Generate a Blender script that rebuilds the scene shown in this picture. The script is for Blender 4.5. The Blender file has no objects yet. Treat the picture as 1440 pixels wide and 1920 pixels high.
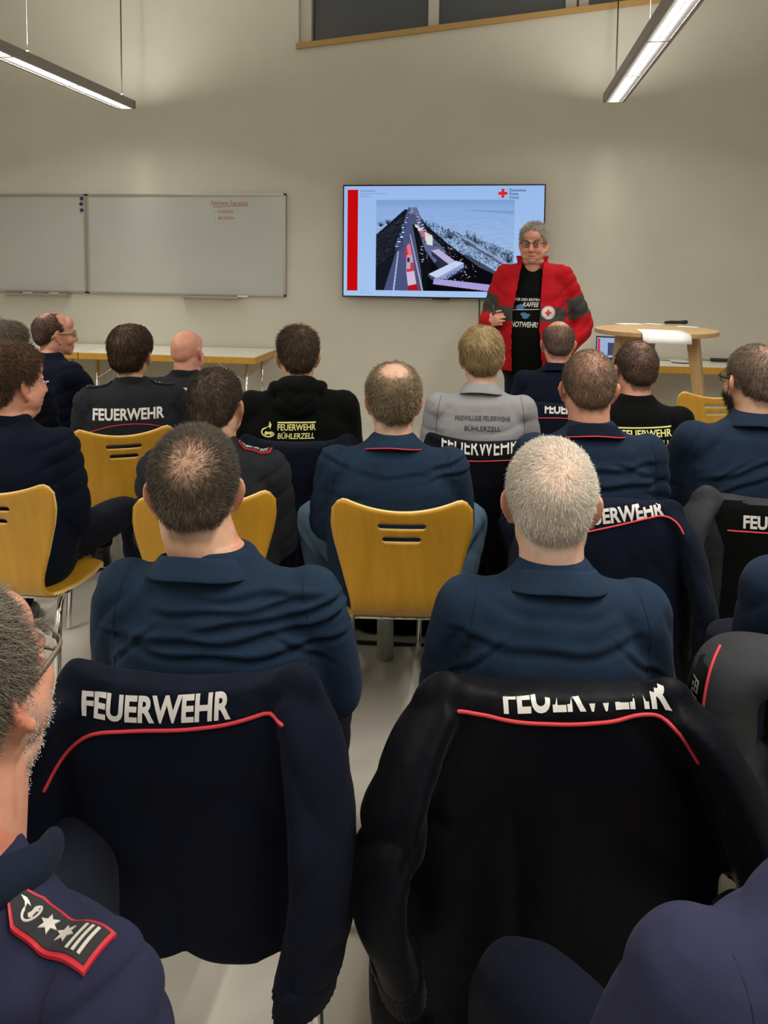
import bpy, bmesh, math, random
import numpy as np
from mathutils import Vector, Matrix, Euler
from mathutils.bvhtree import BVHTree
PI = math.pi
R = math.radians
rng = np.random.default_rng(7)
random.seed(7)
COL = bpy.context.scene.collection
SC = bpy.context.scene

# ------------------------------------------------------------------ camera
F, PX, PY, CZ = 1450.0, 720.0, 598.0, 1.58
YAW, PITCH, ROLL = R(8.2), R(-4.0), R(0.6)
CAMROT = Matrix.Rotation(YAW, 3, 'Z') @ Matrix.Rotation(PI/2 + PITCH, 3, 'X') @ Matrix.Rotation(ROLL, 3, 'Z')
CAMLOC = Vector((0, 0, CZ))
cd = bpy.data.cameras.new('camera')
cam = bpy.data.objects.new('camera', cd)
COL.objects.link(cam)
cam.matrix_world = Matrix.Translation(CAMLOC) @ CAMROT.to_4x4()
cd.sensor_fit = 'VERTICAL'; cd.sensor_height = 36.0; cd.sensor_width = 27.0
cd.lens = 36.0 * F / 1920.0
cd.shift_y = -(960 - PY) / 1920.0
cd.clip_start = 0.05
SC.camera = cam
SC.view_settings.view_transform = 'Standard'
SC.view_settings.look = 'None'
SC.view_settings.gamma = 1.0
SC.view_settings.use_curve_mapping = False
SC.view_settings.exposure = 0.0

def ray(px, py):
    return CAMROT @ Vector(((px-PX)/F, -(py-PY)/F, -1))
def at_d(px, py, d):            # surveyed point at camera depth d
    return CAMLOC + ray(px, py) * d
def at_y(px, py, Y):            # surveyed point on the plane y = Y
    r = ray(px, py); return CAMLOC + r * (Y / r.y)
def at_z(px, py, Z):
    r = ray(px, py); return CAMLOC + r * ((Z-CZ) / r.z)
def ray_yaw(px):
    r = ray(px, PY); return math.atan2(-r.x, r.y)

# ------------------------------------------------------------------ materials
MATS = {}
def mat(name, color, rough=.7, metal=0.0, sheen=0.0, noise=None, bump=None, emit=None, emit_s=1.0,
        attr=False, sss=0.0, trans=0.0, coat=0.0, spec=0.5, weave=None, ior=1.45):
    if name in MATS: return MATS[name]
    m = bpy.data.materials.new(name); m.use_nodes = True
    nt = m.node_tree; N = nt.nodes; L = nt.links
    b = N['Principled BSDF']
    c = (*color, 1)
    b.inputs['Base Color'].default_value = c
    b.inputs['Roughness'].default_value = rough
    b.inputs['Metallic'].default_value = metal
    b.inputs['Specular IOR Level'].default_value = spec
    b.inputs['IOR'].default_value = ior
    if sheen:
        b.inputs['Sheen Weight'].default_value = sheen
        b.inputs['Sheen Roughness'].default_value = .5
    if coat: b.inputs['Coat Weight'].default_value = coat; b.inputs['Coat Roughness'].default_value = .15
    if trans: b.inputs['Transmission Weight'].default_value = trans
    if sss:
        b.inputs['Subsurface Weight'].default_value = sss
        b.inputs['Subsurface Radius'].default_value = (1, .35, .2)
        b.inputs['Subsurface Scale'].default_value = .006
    tc = N.new('ShaderNodeTexCoord')
    src = None
    if attr:
        a = N.new('ShaderNodeAttribute'); a.attribute_name = 'Col'; src = a.outputs['Color']
    if noise:
        sc, amt = noise[0], noise[1]
        nz = N.new('ShaderNodeTexNoise'); nz.inputs['Scale'].default_value = sc; nz.inputs['Detail'].default_value = 5
        L.new(tc.outputs['Object'], nz.inputs['Vector'])
        mp = N.new('ShaderNodeMapRange'); mp.inputs['From Min'].default_value = .3; mp.inputs['From Max'].default_value = .7
        mp.inputs['To Min'].default_value = 1-amt; mp.inputs['To Max'].default_value = 1+amt
        L.new(nz.outputs['Fac'], mp.inputs['Value'])
        mx = N.new('ShaderNodeMix'); mx.data_type = 'RGBA'; mx.blend_type = 'MULTIPLY'; mx.inputs['Factor'].default_value = 1
        if src: L.new(src, mx.inputs['A'])
        else: mx.inputs['A'].default_value = c
        L.new(mp.outputs['Result'], mx.inputs['B'])
        src = mx.outputs['Result']
    if src: L.new(src, b.inputs['Base Color'])
    nrm = None
    if bump:
        nz2 = N.new('ShaderNodeTexNoise'); nz2.inputs['Scale'].default_value = bump[0]; nz2.inputs['Detail'].default_value = 4
        L.new(tc.outputs['Object'], nz2.inputs['Vector'])
        bp = N.new('ShaderNodeBump'); bp.inputs['Strength'].default_value = bump[1]; bp.inputs['Distance'].default_value = bump[2] if len(bump) > 2 else .002
        L.new(nz2.outputs['Fac'], bp.inputs['Height']); nrm = bp
    if weave:
        w = N.new('ShaderNodeTexNoise'); w.inputs['Scale'].default_value = weave[0]; w.inputs['Detail'].default_value = 2
        L.new(tc.outputs['Object'], w.inputs['Vector'])
        bp = N.new('ShaderNodeBump'); bp.inputs['Strength'].default_value = weave[1]; bp.inputs['Distance'].default_value = .001
        L.new(w.outputs['Fac'], bp.inputs['Height'])
        if nrm: L.new(nrm.outputs['Normal'], bp.inputs['Normal'])
        nrm = bp
    if nrm: L.new(nrm.outputs['Normal'], b.inputs['Normal'])
    if emit is not None:
        b.inputs['Emission Color'].default_value = (*emit, 1); b.inputs['Emission Strength'].default_value = emit_s
    MATS[name] = m
    return m
def srgb(r, g, b):
    f = lambda c: (c/255/12.92) if c/255 <= .04045 else ((c/255+.055)/1.055)**2.4
    return (f(r), f(g), f(b))
def fabric(name, color, rough=.9, sheen=.02, amp=.12):
    return mat(name, color, rough, sheen=sheen, noise=(14, amp), bump=(16, .5, .010), weave=(900, .25), spec=.12)
def wood(name, c1, c2, rough=.42, scale=(30, 30, 2.2), coat=.15):
    if name in MATS: return MATS[name]
    m = bpy.data.materials.new(name); m.use_nodes = True
    nt = m.node_tree; N = nt.nodes; L = nt.links; b = N['Principled BSDF']
    b.inputs['Roughness'].default_value = rough; b.inputs['Coat Weight'].default_value = coat; b.inputs['Coat Roughness'].default_value = .3
    tc = N.new('ShaderNodeTexCoord'); mp = N.new('ShaderNodeMapping'); mp.inputs['Scale'].default_value = scale
    L.new(tc.outputs['Object'], mp.inputs['Vector'])
    nz = N.new('ShaderNodeTexNoise'); nz.inputs['Scale'].default_value = 1; nz.inputs['Detail'].default_value = 6; nz.inputs['Distortion'].default_value = .6
    L.new(mp.outputs['Vector'], nz.inputs['Vector'])
    cr = N.new('ShaderNodeValToRGB'); cr.color_ramp.elements[0].position = .3; cr.color_ramp.elements[1].position = .7
    cr.color_ramp.elements[0].color = (*c1, 1); cr.color_ramp.elements[1].color = (*c2, 1)
    L.new(nz.outputs['Fac'], cr.inputs['Fac']); L.new(cr.outputs['Color'], b.inputs['Base Color'])
    MATS[name] = m
    return m

M_WALL = mat('wall_paint', (.575, .562, .49), .9, noise=(3, .02), bump=(160, .12, .001))
M_CEIL = mat('ceiling_paint', (.84, .82, .77), .95)
M_FLOOR = mat('linoleum_floor', (.50, .48, .43), .38, noise=(5, .06), bump=(40, .03, .001), spec=.4)
M_BEECH = wood('beech_veneer', (.47, .235, .015), (.56, .295, .022), coat=.05)
M_BEECH_EDGE = mat('beech_edge', (.80, .60, .24), .5)
M_PINE = wood('oiled_wood', (.46, .29, .13), (.56, .37, .18), .5)
M_SILL = mat('sill_wood', (.42, .26, .09), .5)
M_CHROME = mat('chrome', (.75, .75, .75), .12, 1.0)
M_BLACK = mat('black_plastic', (.012, .012, .014), .35)
M_ALU = mat('aluminium', (.42, .40, .37), .4, .7)
M_LAMP = mat('lamp_housing_grey', (.30, .28, .26), .45, .3)
M_WHITE = mat('white_laminate', (.70, .68, .60), .35)
M_SKIN = mat('skin', (.6, .35, .25), .5, attr=True, noise=(40, .08), bump=(250, .15, .0008), sss=.08)
M_HAIR = mat('hair', (.1, .1, .1), .55, attr=True, spec=.35)
M_PRINT = mat('silver_print', (.66, .65, .63), .45)
M_PRINTY = mat('yellow_print', (.80, .78, .30), .55)
M_PRINTB = mat('dark_print', (.03, .03, .035), .6)
M_RED = mat('red_piping', (.55, .035, .05), .6)
M_JEANS = fabric('jeans_denim', (.085, .145, .215), .9)
M_JEANSL = fabric('light_jeans_denim', (.16, .24, .33), .9)
M_TROUS = fabric('dark_trousers', (.008, .010, .018), .9)
M_SHOE = mat('black_leather', (.01, .01, .01), .3)
M_SHOEB = mat('brown_leather', (.05, .03, .02), .5)
M_LENS = mat('glasses_lens', (.95, .95, .95), .02, trans=1.0, spec=.5, ior=1.05)

# ------------------------------------------------------------------ mesh helpers
def link(name, me, m=None, parent=None, smooth=False, mats=None):
    me.name = name
    o = bpy.data.objects.new(name, me); COL.objects.link(o)
    for mm in (mats or ([m] if m else [])): me.materials.append(mm)
    if smooth: me.polygons.foreach_set('use_smooth', [True]*len(me.polygons))
    if parent: o.parent = parent
    return o
def tag(o, label, cat, group=None, kind=None):
    o['label'] = label; o['category'] = cat
    if group: o['group'] = group
    if kind: o['kind'] = kind
    return o
def struct(name, me, m, smooth=False, parent=None):
    o = link(name, me, m, parent, smooth)
    if parent is None: o['kind'] = 'structure'
    return o
def empty(name, loc=(0,0,0), rz=0):
    o = bpy.data.objects.new(name, None); COL.objects.link(o); o.empty_display_size = .1
    o.location = loc; o.rotation_euler = (0, 0, rz); return o
class MB:
    def __init__(s): s.v = []; s.f = []; s.n = 0
    def add(s, vf):
        v, f = vf
        s.v.append(np.asarray(v, float)); s.f += [tuple(i+s.n for i in q) for q in f]; s.n += len(v); return s
    def box(s, c, d, rot=None):
        c = np.array(c, float); h = np.array(d, float)/2
        v = np.array([[x, y, z] for x in (-1, 1) for y in (-1, 1) for z in (-1, 1)])*h
        if rot is not None: v = v @ np.array(rot).T
        return s.add((v+c, [(0,1,3,2),(4,6,7,5),(0,4,5,1),(2,3,7,6),(0,2,6,4),(1,5,7,3)]))
    def mesh(s):
        me = bpy.data.meshes.new('m')
        me.from_pydata(np.vstack(s.v).tolist(), [], s.f); me.update(); return me
    def np(s): return np.vstack(s.v), s.f
def bevel_mesh(me, w, seg=2):
    bm = bmesh.new(); bm.from_mesh(me)
    bmesh.ops.recalc_face_normals(bm, faces=bm.faces)
    bmesh.ops.bevel(bm, geom=bm.edges, offset=w, segments=seg, affect='EDGES', profile=.6)
    bm.to_mesh(me); bm.free(); return me
def boxmesh(c, d, bev=0, seg=2):
    me = MB().box(c, d).mesh()
    return bevel_mesh(me, bev, seg) if bev else me
def frames(P):
    P = np.asarray(P, float); n = len(P)
    T = np.zeros_like(P); T[1:-1] = P[2:]-P[:-2]; T[0] = P[1]-P[0]; T[-1] = P[-1]-P[-2]
    T /= np.linalg.norm(T, axis=1)[:, None]+1e-12
    up = np.array([0, 0, 1.0]) if abs(T[0][2]) < .9 else np.array([0, 1.0, 0])
    A = []; a = np.cross(T[0], up); a /= np.linalg.norm(a)
    for i in range(n):
        a = a - T[i]*a.dot(T[i]); a /= np.linalg.norm(a)+1e-12; A.append(a)
    A = np.array(A); B = np.cross(T, A)
    return T, A, B
def tube(P, rad, n=14, cap=True, ab=(1, 1)):
    """tapered rounded tube along points"""
    P = np.asarray(P, float); rad = np.broadcast_to(np.asarray(rad, float), (len(P),)).copy()
    if cap:
        d0 = P[0]-P[1]; d0 /= np.linalg.norm(d0)+1e-12; d1 = P[-1]-P[-2]; d1 /= np.linalg.norm(d1)+1e-12
        pre = [P[0]+d0*rad[0]*math.sin(a) for a in (1.35, .95, .5)]; prr = [rad[0]*math.cos(a) for a in (1.35, .95, .5)]
        post = [P[-1]+d1*rad[-1]*math.sin(a) for a in (.5, .95, 1.35)]; por = [rad[-1]*math.cos(a) for a in (.5, .95, 1.35)]
        P = np.vstack([pre, P, post]); rad = np.concatenate([prr, rad, por])
    T, A, B = frames(P)
    th = np.linspace(0, 2*PI, n, endpoint=False)
    ring = (np.cos(th)[None, :, None]*A[:, None, :]*ab[0] + np.sin(th)[None, :, None]*B[:, None, :]*ab[1])*rad[:, None, None]
    V = (P[:, None, :]+ring).reshape(-1, 3)
    m = len(P); fc = []
    for i in range(m-1):
        for j in range(n):
            a, b = i*n+j, i*n+(j+1) % n
            fc.append((a, b, b+n, a+n))
    fc.append(tuple(range(n-1, -1, -1))); fc.append(tuple((m-1)*n+j for j in range(n)))
    return V, fc
def ctube(P, rad, sub=4, **k):
    """tube through Catmull-Rom interpolated points"""
    P = np.asarray(P, float); rad = np.broadcast_to(np.asarray(rad, float), (len(P),))
    Q = np.vstack([2*P[0]-P[1], P, 2*P[-1]-P[-2]]); rr = np.concatenate([[rad[0]], rad, [rad[-1]]])
    out = []; ro = []
    for i in range(1, len(Q)-2):
        for t in np.linspace(0, 1, sub, endpoint=False):
            p0, p1, p2, p3 = Q[i-1:i+3]
            out.append(.5*((2*p1)+(-p0+p2)*t+(2*p0-5*p1+4*p2-p3)*t*t+(-p0+3*p1-3*p2+p3)*t**3))
            ro.append(rr[i]*(1-t)+rr[i+1]*t)
    out.append(P[-1]); ro.append(rad[-1])
    return tube(out, ro, **k)
def loft(rings, n=36):
    """rings: (cx, cy, z, rx, ry, p)"""
    V = []
    th = np.linspace(0, 2*PI, n, endpoint=False)
    for (cx, cy, z, rx, ry, p) in rings:
        c, s = np.cos(th), np.sin(th)
        V.append(np.stack([cx+rx*np.sign(c)*np.abs(c)**(2/p), cy+ry*np.sign(s)*np.abs(s)**(2/p), np.full(n, z)], 1))
    V = np.vstack(V); m = len(rings); fc = []
    for i in range(m-1):
        for j in range(n):
            a, b = i*n+j, i*n+(j+1) % n
            fc.append((a, b, b+n, a+n))
    fc.append(tuple(range(n-1, -1, -1))); fc.append(tuple((m-1)*n+j for j in range(n)))
    return V, fc
def ell(c, r, rot=None, n=20, m=12):
    V = []
    for i in range(1, m):
        a = PI*i/m
        for j in range(n):
            b = 2*PI*j/n
            V.append((math.sin(a)*math.cos(b), math.sin(a)*math.sin(b), math.cos(a)))
    V = np.vstack([np.array(V), [[0, 0, 1], [0, 0, -1]]])*np.array(r)
    if rot is not None: V = V @ np.array(rot).T
    V = V+np.array(c); fc = []
    for i in range(m-2):
        for j in range(n):
            a, b = i*n+j, i*n+(j+1) % n
            fc.append((a, a+n, b+n, b))
    t = (m-1)*n
    for j in range(n):
        fc.append((t, j, (j+1) % n)); fc.append((t+1, (m-2)*n+(j+1) % n, (m-2)*n+j))
    return V, fc
def evaluated(me, mods):
    o = bpy.data.objects.new('tmp', me); COL.objects.link(o)
    for kind, props in mods:
        md = o.modifiers.new('m', kind)
        for k, v in props.items(): setattr(md, k, v)
    bpy.context.view_layer.update()
    dg = bpy.context.evaluated_depsgraph_get()
    out = bpy.data.meshes.new_from_object(o.evaluated_get(dg))
    bpy.data.objects.remove(o); return out
def coords(me):
    a = np.empty(len(me.vertices)*3); me.vertices.foreach_get('co', a); return a.reshape(-1, 3)
def setco(me, a):
    me.vertices.foreach_set('co', np.ascontiguousarray(a).ravel()); me.update()
def normals(me):
    a = np.empty(len(me.vertices)*3); me.vertices.foreach_get('normal', a); return a.reshape(-1, 3)
def smooth(me, it, lam=.5, weight=None):
    E = np.empty(len(me.edges)*2, dtype=np.int32); me.edges.foreach_get('vertices', E); E = E.reshape(-1, 2)
    v = coords(me); n = len(v)
    cnt = (np.bincount(E[:, 0], minlength=n)+np.bincount(E[:, 1], minlength=n)).astype(float)[:, None]+1e-9
    w = lam if weight is None else (lam*weight)[:, None]
    for _ in range(it):
        s = np.stack([np.bincount(E[:, 0], v[E[:, 1], k], n)+np.bincount(E[:, 1], v[E[:, 0], k], n) for k in range(3)], 1)
        v = v+(s/cnt-v)*w
    setco(me, v)
def fuse(parts, voxel, it=2):
    mb = MB()
    for p in parts: mb.add(p)
    me = evaluated(mb.mesh(), [('REMESH', dict(mode='VOXEL', voxel_size=voxel))])
    if it: smooth(me, it)
    me.polygons.foreach_set('use_smooth', [True]*len(me.polygons))
    return me
def wnoise(p, scale, seed, oct=3):
    """cheap smooth pseudo-noise in -1..1"""
    r = np.random.default_rng(seed); out = np.zeros(len(p)); a = 1; tot = 0
    for o in range(oct):
        for _ in range(3):
            k = r.normal(size=3); k /= np.linalg.norm(k); k *= scale*(2**o)*r.uniform(.7, 1.3)
            q = p+.25/scale*np.sin(p[:, [1, 2, 0]]*scale*r.uniform(.6, 1.2)+r.uniform(0, 6, 3))
            out += a*np.sin(q @ k+r.uniform(0, 6)); tot += a*.6
        a *= .5
    return out/tot
def ridge(ph): return (1-np.abs(np.sin(ph)))**1.6
def bvh_of(me): 
    bm = bmesh.new(); bm.from_mesh(me); t = BVHTree.FromBMesh(bm); bm.free(); return t
def setcol(me, c):
    a = me.color_attributes.new('Col', 'FLOAT_COLOR', 'POINT')
    c = np.hstack([c, np.ones((len(c), 1))]) if c.shape[1] == 3 else c
    a.data.foreach_set('color', np.ascontiguousarray(c, dtype=np.float32).ravel())
def sstep(x, a, b):
    t = np.clip((x-a)/(b-a+1e-12), 0, 1); return t*t*(3-2*t)

# ------------------------------------------------------------------ flat marks laid onto surfaces
def text_mesh(s, size=1.0, bold=0.0, xs=1.0, shear=0.0, spacing=1.0):
    cu = bpy.data.curves.new('t', 'FONT'); cu.body = s; cu.size = size; cu.offset = bold; cu.shear = shear
    cu.space_character = spacing
    cu.resolution_u = 4
    o = bpy.data.objects.new('t', cu); COL.objects.link(o)
    bpy.context.view_layer.update()
    dg = bpy.context.evaluated_depsgraph_get()
    me = bpy.data.meshes.new_from_object(o.evaluated_get(dg)); bpy.data.objects.remove(o)
    c = coords(me); c[:, 0] *= xs
    lo, hi = c.min(0), c.max(0)
    c[:, 0] -= (lo[0]+hi[0])/2; c[:, 1] -= (lo[1]+hi[1])/2
    setco(me, c)
    return me, hi-lo
def poly_mesh(polys):
    v = []; f = []
    for p in polys:
        f.append(tuple(range(len(v), len(v)+len(p)))); v += [(x, y, 0) for x, y in p]
    me = bpy.data.meshes.new('p'); me.from_pydata(v, [], f); me.update(); return me
def lay(me, bvh, O, U, V, D, off=.0015, grid=.012, thick=0.0, bend=None, maxd=3.0):
    """drape flat mesh (x,y) at O+xU+yV shot along D on the surface"""
    bm = bmesh.new(); bm.from_mesh(me)
    c = coords(me); lo, hi = c.min(0), c.max(0)
    for ax in (0, 1):
        k = math.floor(lo[ax]/grid)+1
        while k*grid < hi[ax]:
            co = [0, 0, 0]; no = [0, 0, 0]; co[ax] = k*grid; no[ax] = 1
            bmesh.ops.bisect_plane(bm, geom=bm.verts[:]+bm.edges[:]+bm.faces[:], plane_co=co, plane_no=no)
            k += 1
    O, U, V, D = Vector(O), Vector(U).normalized(), Vector(V).normalized(), Vector(D).normalized()
    dead = []
    for v in bm.verts:
        x, y = v.co.x, v.co.y
        if bend: x, y = bend(x, y)
        p = O+U*x+V*y
        hit, n, i, d = bvh.ray_cast(p-D*.6, D, maxd)
        if hit is None or d > 1.2 or abs(n.dot(D)) < .15: dead.append(v); continue
        if n.dot(D) > 0: n = -n
        v.co = hit-D*off
    if dead: bmesh.ops.delete(bm, geom=dead, context='VERTS')
    lng = [f for f in bm.faces if max(e.calc_length() for e in f.edges) > grid*3.5]
    if lng: bmesh.ops.delete(bm, geom=lng, context='FACES')
    if thick and bm.faces:
        r = bmesh.ops.extrude_face_region(bm, geom=bm.faces[:])
        for v in r['geom']:
            if isinstance(v, bmesh.types.BMVert): v.co -= D*thick
    if bm.faces: bmesh.ops.recalc_face_normals(bm, faces=bm.faces)
    out = bpy.data.meshes.new('l'); bm.to_mesh(out); bm.free(); return out
def lay_line(pts, bvh, O, U, V, D, r=.003, step=.01):
    """a thin round cord following the surface through 2-D points"""
    O, U, V, D = Vector(O), Vector(U).normalized(), Vector(V).normalized(), Vector(D).normalized()
    pts = np.asarray(pts, float)
    seg = np.linalg.norm(np.diff(pts, axis=0), axis=1); s = np.concatenate([[0], np.cumsum(seg)])
    t = np.linspace(0, s[-1], max(3, int(s[-1]/step)))
    X = np.interp(t, s, pts[:, 0]); Y = np.interp(t, s, pts[:, 1])
    k = np.ones(5)/5
    if len(X) > 8:
        X = np.convolve(np.pad(X, 2, 'edge'), k, 'valid'); Y = np.convolve(np.pad(Y, 2, 'edge'), k, 'valid')
    P = []
    for x, y in zip(X, Y):
        hit, n, i, d = bvh.ray_cast(O+U*x+V*y-D*.6, D, 1.2)
        if hit is not None: P.append(hit-D*r*.5)
    if len(P) < 2: return None
    P = np.array(P)
    mb = MB().add(tube(P, r, n=8)); return mb.mesh()

# ------------------------------------------------------------------ the room
WY = 7.5; XL, XR, YB, HC = -6.2, 4.6, -3.2, 4.9
def W(px, py, y=WY): return at_y(px, py, y)
struct('floor', boxmesh(((XL+XR)/2, (WY+YB)/2, -.05), (XR-XL+.4, WY-YB+.4, .1)), M_FLOOR)
struct('ceiling', boxmesh(((XL+XR)/2, (WY+YB)/2, HC+.05), (XR-XL+.4, WY-YB+.4, .1)), M_CEIL)
struct('wall_left', boxmesh((XL-.1, (WY+YB)/2, HC/2), (.2, WY-YB, HC)), M_WALL)
struct('wall_right', boxmesh((XR+.1, (WY+YB)/2, HC/2), (.2, WY-YB, HC)), M_WALL)
struct('wall_rear', boxmesh(((XL+XR)/2, YB-.1, HC/2), (XR-XL+.4, .2, HC)), M_WALL)
# front wall with a clerestory opening whose bottom edge climbs to the right
a = W(560, 84); b = W(1240, -4)
sl = (b.z-a.z)/(b.x-a.x)
wx0, wx1 = a.x, b.x+.75; wz0 = a.z; wz1 = wz0+sl*(wx1-wx0); wtop = HC-.12
bm = bmesh.new()
def prism(bm, pts, y0, y1):
    f = [bm.verts.new((x, y0, z)) for x, z in pts]; k = [bm.verts.new((x, y1, z)) for x, z in pts]
    bm.faces.new(f); bm.faces.new(k[::-1])
    for i in range(len(pts)): j = (i+1) % len(pts); bm.faces.new((f[j], f[i], k[i], k[j]))
prism(bm, [(XL, 0), (wx0, 0), (wx0, HC), (XL, HC)], WY, WY+.2)
prism(bm, [(wx1, 0), (XR, 0), (XR, HC), (wx1, HC)], WY, WY+.2)
prism(bm, [(wx0, 0), (wx1, 0), (wx1, wz1), (wx0, wz0)], WY, WY+.2)
prism(bm, [(wx0, wtop), (wx1, wtop), (wx1, HC), (wx0, HC)], WY, WY+.2)
bmesh.ops.recalc_face_normals(bm, faces=bm.faces)
me = bpy.data.meshes.new('w'); bm.to_mesh(me); bm.free()
struct('wall_front', me, M_WALL)
M_FRAME = mat('window_frame_white', (.50, .47, .41), .5)
M_DARKGLASS = mat('night_glass', (.055, .065, .075), .12, spec=.6)
bm = bmesh.new()
fz = lambda x: wz0+sl*(x-wx0)
mull = [W(812, 30).x, W(1072, 10).x]
prism(bm, [(wx0, wz0), (wx0+.12, fz(wx0+.12)), (wx0+.12, wtop), (wx0, wtop)], WY+.03, WY+.17)
for mx_ in mull:
    prism(bm, [(mx_-.05, fz(mx_-.05)), (mx_+.05, fz(mx_+.05)), (mx_+.05, wtop), (mx_-.05, wtop)], WY+.06, WY+.16)
prism(bm, [(mull[1]+.07, fz(mull[1]+.07)), (mull[1]+.16, fz(mull[1]+.16)), (mull[1]+.16, wtop), (mull[1]+.07, wtop)], WY+.06, WY+.16)
prism(bm, [(wx1-.08, fz(wx1-.08)), (wx1, wz1), (wx1, wtop), (wx1-.08, wtop)], WY+.05, WY+.17)
prism(bm, [(wx0, wz0), (wx1, wz1), (wx1, wz1+.03), (wx0, wz0+.03)], WY+.06, WY+.16)
bmesh.ops.recalc_face_normals(bm, faces=bm.faces); me = bpy.data.meshes.new('wf'); bm.to_mesh(me); bm.free()
wf = struct('window_1', me, M_FRAME)
bm = bmesh.new(); prism(bm, [(wx0, wz0), (wx1, wz1), (wx1, wtop), (wx0, wtop)], WY+.11, WY+.12)
bmesh.ops.recalc_face_normals(bm, faces=bm.faces); me = bpy.data.meshes.new('wg'); bm.to_mesh(me); bm.free()
struct('glass_pane', me, M_DARKGLASS, parent=wf)
bm = bmesh.new(); prism(bm, [(wx0-.02, wz0-.045), (wx1, wz1-.045), (wx1, wz1+.008), (wx0-.02, wz0+.008)], WY-.03, WY+.12)
bmesh.ops.recalc_face_normals(bm, faces=bm.faces); me = bpy.data.meshes.new('ws'); bm.to_mesh(me); bm.free()
struct('window_sill', me, M_SILL, parent=wf)

# ------------------------------------------------------------------ pendant lamps
M_TUBE = mat('lit_tube', (1, 1, 1), .4, emit=(1.0, .95, .86), emit_s=1.2)
M_REFL = mat('lamp_reflector', (.16, .16, .165), .35, .5)
LZ = 0
def pendant(name, xc, yend, L, z, label, group, seen=True, powr=1.0):
    e = empty(name, (xc, yend-L/2, z)); tag(e, label, 'pendant lamp', group)
    w, h = .185, .075
    mb = MB()
    for s in (-1, 1): mb.box((s*(w/2-.012), 0, 0), (.024, L, h))
    for s in (-1, 1): mb.box((0, s*(L/2-.006), 0), (w, .012, h))
    link('housing', mb.mesh(), M_LAMP, e)
    if seen:
        mb = MB(); y = -L/2+.03
        while y < L/2-.02: mb.box((0, y, -.026), (w-.05, .0022, .020)); y += .034
        mb.box((0, 0, -.026), (.004, L-.02, .018))
        link('louvre', mb.mesh(), M_REFL, e)
        k = -L/2+.62
        while k < L/2-.1: link('crossbar', boxmesh((0, k, -.030), (w-.046, .02, .022)), M_LAMP, e); k += .9
        for s in (-1, 1):
            mb = MB().add(tube([(s*.035, -L/2+.03, .002), (s*.035, L/2-.03, .002)], .008, n=10, cap=False))
            link('fluorescent_tube', mb.mesh(), M_TUBE, e, True)
    mb = MB(); mb.box((0, 0, .012), (w-.1, L-.02, .004))
    link('gear_tray', mb.mesh(), M_REFL, e)
    for i, yy in enumerate((L/2-.09, L/2-.09-1.5)):
        P = [(0, yy, .09), (0, yy, HC-z)]
        link('cable', MB().add(tube(P, .006 if i == 0 else .0016, n=8, cap=False)).mesh(), M_BLACK if i == 0 else M_CHROME, e, True)
        mb = MB()
        for s in (-1, 1): mb.add(tube([(s*.045, yy, .037), (s*.03, yy, .07), (0, yy, .095)], .0028, n=6))
        mb.add(tube([(0, yy, .085), (0, yy, .125)], .006, n=8))
        link('hanger', mb.mesh(), M_CHROME, e, True)
    for up in (0, 1):
        ld = bpy.data.lights.new('lamp_light', 'AREA'); ld.shape = 'RECTANGLE'
        ld.size = .022 if up == 0 else .10; ld.size_y = L-.05
        ld.color = (1.0, .94, .85); ld.energy = (POW_D if up == 0 else POW_U)*L*powr
        lo = bpy.data.objects.new('lamp_light', ld); COL.objects.link(lo); lo.parent = e
        lo.location = (0, 0, -.012 if up == 0 else .018)
        if up: lo.rotation_euler = (PI, 0, 0)
    return e
POW_D, POW_U = 28.5, 8.8
le = at_y(237, 197, WY-.36); re_ = at_y(1151, 184, WY-.36)
LZ = (le.z+re_.z)/2
pendant('pendant_lamp', le.x, WY-.36, 3.4, le.z, 'long grey hanging lamp at the upper left, its end near the whiteboard wall', None)
pendant('pendant_lamp', re_.x, WY-.36, 3.4, re_.z, 'long grey hanging lamp at the upper right, crossing above the speaker side', None)
for X_ in (le.x, re_.x):
    pendant('pendant_lamp', X_, WY-.36-4.1, 3.4, LZ, 'long grey hanging lamp further back over the seated rows', 'lamps over the rear rows', seen=False, powr=1.05)
    pendant('pendant_lamp', X_, WY-.36-8.0, 2.2, LZ, 'long grey hanging lamp further back over the seated rows', 'lamps over the rear rows', seen=False, powr=.5)

# ------------------------------------------------------------------ whiteboards
M_BOARD = mat('whiteboard_enamel', (.46, .485, .465), .22, spec=.5, noise=(1.5, .03))
def board(p0, p1, p2, label):
    """p0 top-left, p1 bottom-right pixel on the wall"""
    a = W(*p0); b = W(*p1)
    x0, x1, z1, z0 = a.x, b.x, a.z, b.z
    e = empty('whiteboard', ((x0+x1)/2, WY, (z0+z1)/2)); tag(e, label, 'whiteboard')
    w, h = x1-x0, z1-z0
    link('board_surface', boxmesh((0, -.012, 0), (w-.02, .016, h-.02)), M_BOARD, e)
    mb = MB()
    mb.box((0, -.014, h/2-.012), (w, .028, .024)); mb.box((0, -.014, -h/2+.012), (w, .028, .024))
    for s in (-1, 1): mb.box((s*(w/2-.012), -.014, 0), (.024, .028, h))
    link('frame', bevel_mesh(mb.mesh(), .003), M_ALU, e)
    tx, tw = p2
    mb = MB().box((tx, -.055, -h/2-.016), (tw, .085, .006)); mb.box((tx, -.095, -h/2-.010), (tw, .006, .014))
    link('pen_tray', mb.mesh(), M_ALU, e)
    return e, w, h
A_R = W(163, 364); B_R = W(537, 556)
wb, w_, h_ = board((163.5, 364), (537, 556.5), (.28, .62), 'wide whiteboard with red handwriting near its right end, beside the television')
x0_ = W(163.5, 364).x
e2 = empty('x'); bpy.data.objects.remove(e2)
wb2w = 1.95
zt, zb = A_R.z, B_R.z
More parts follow.
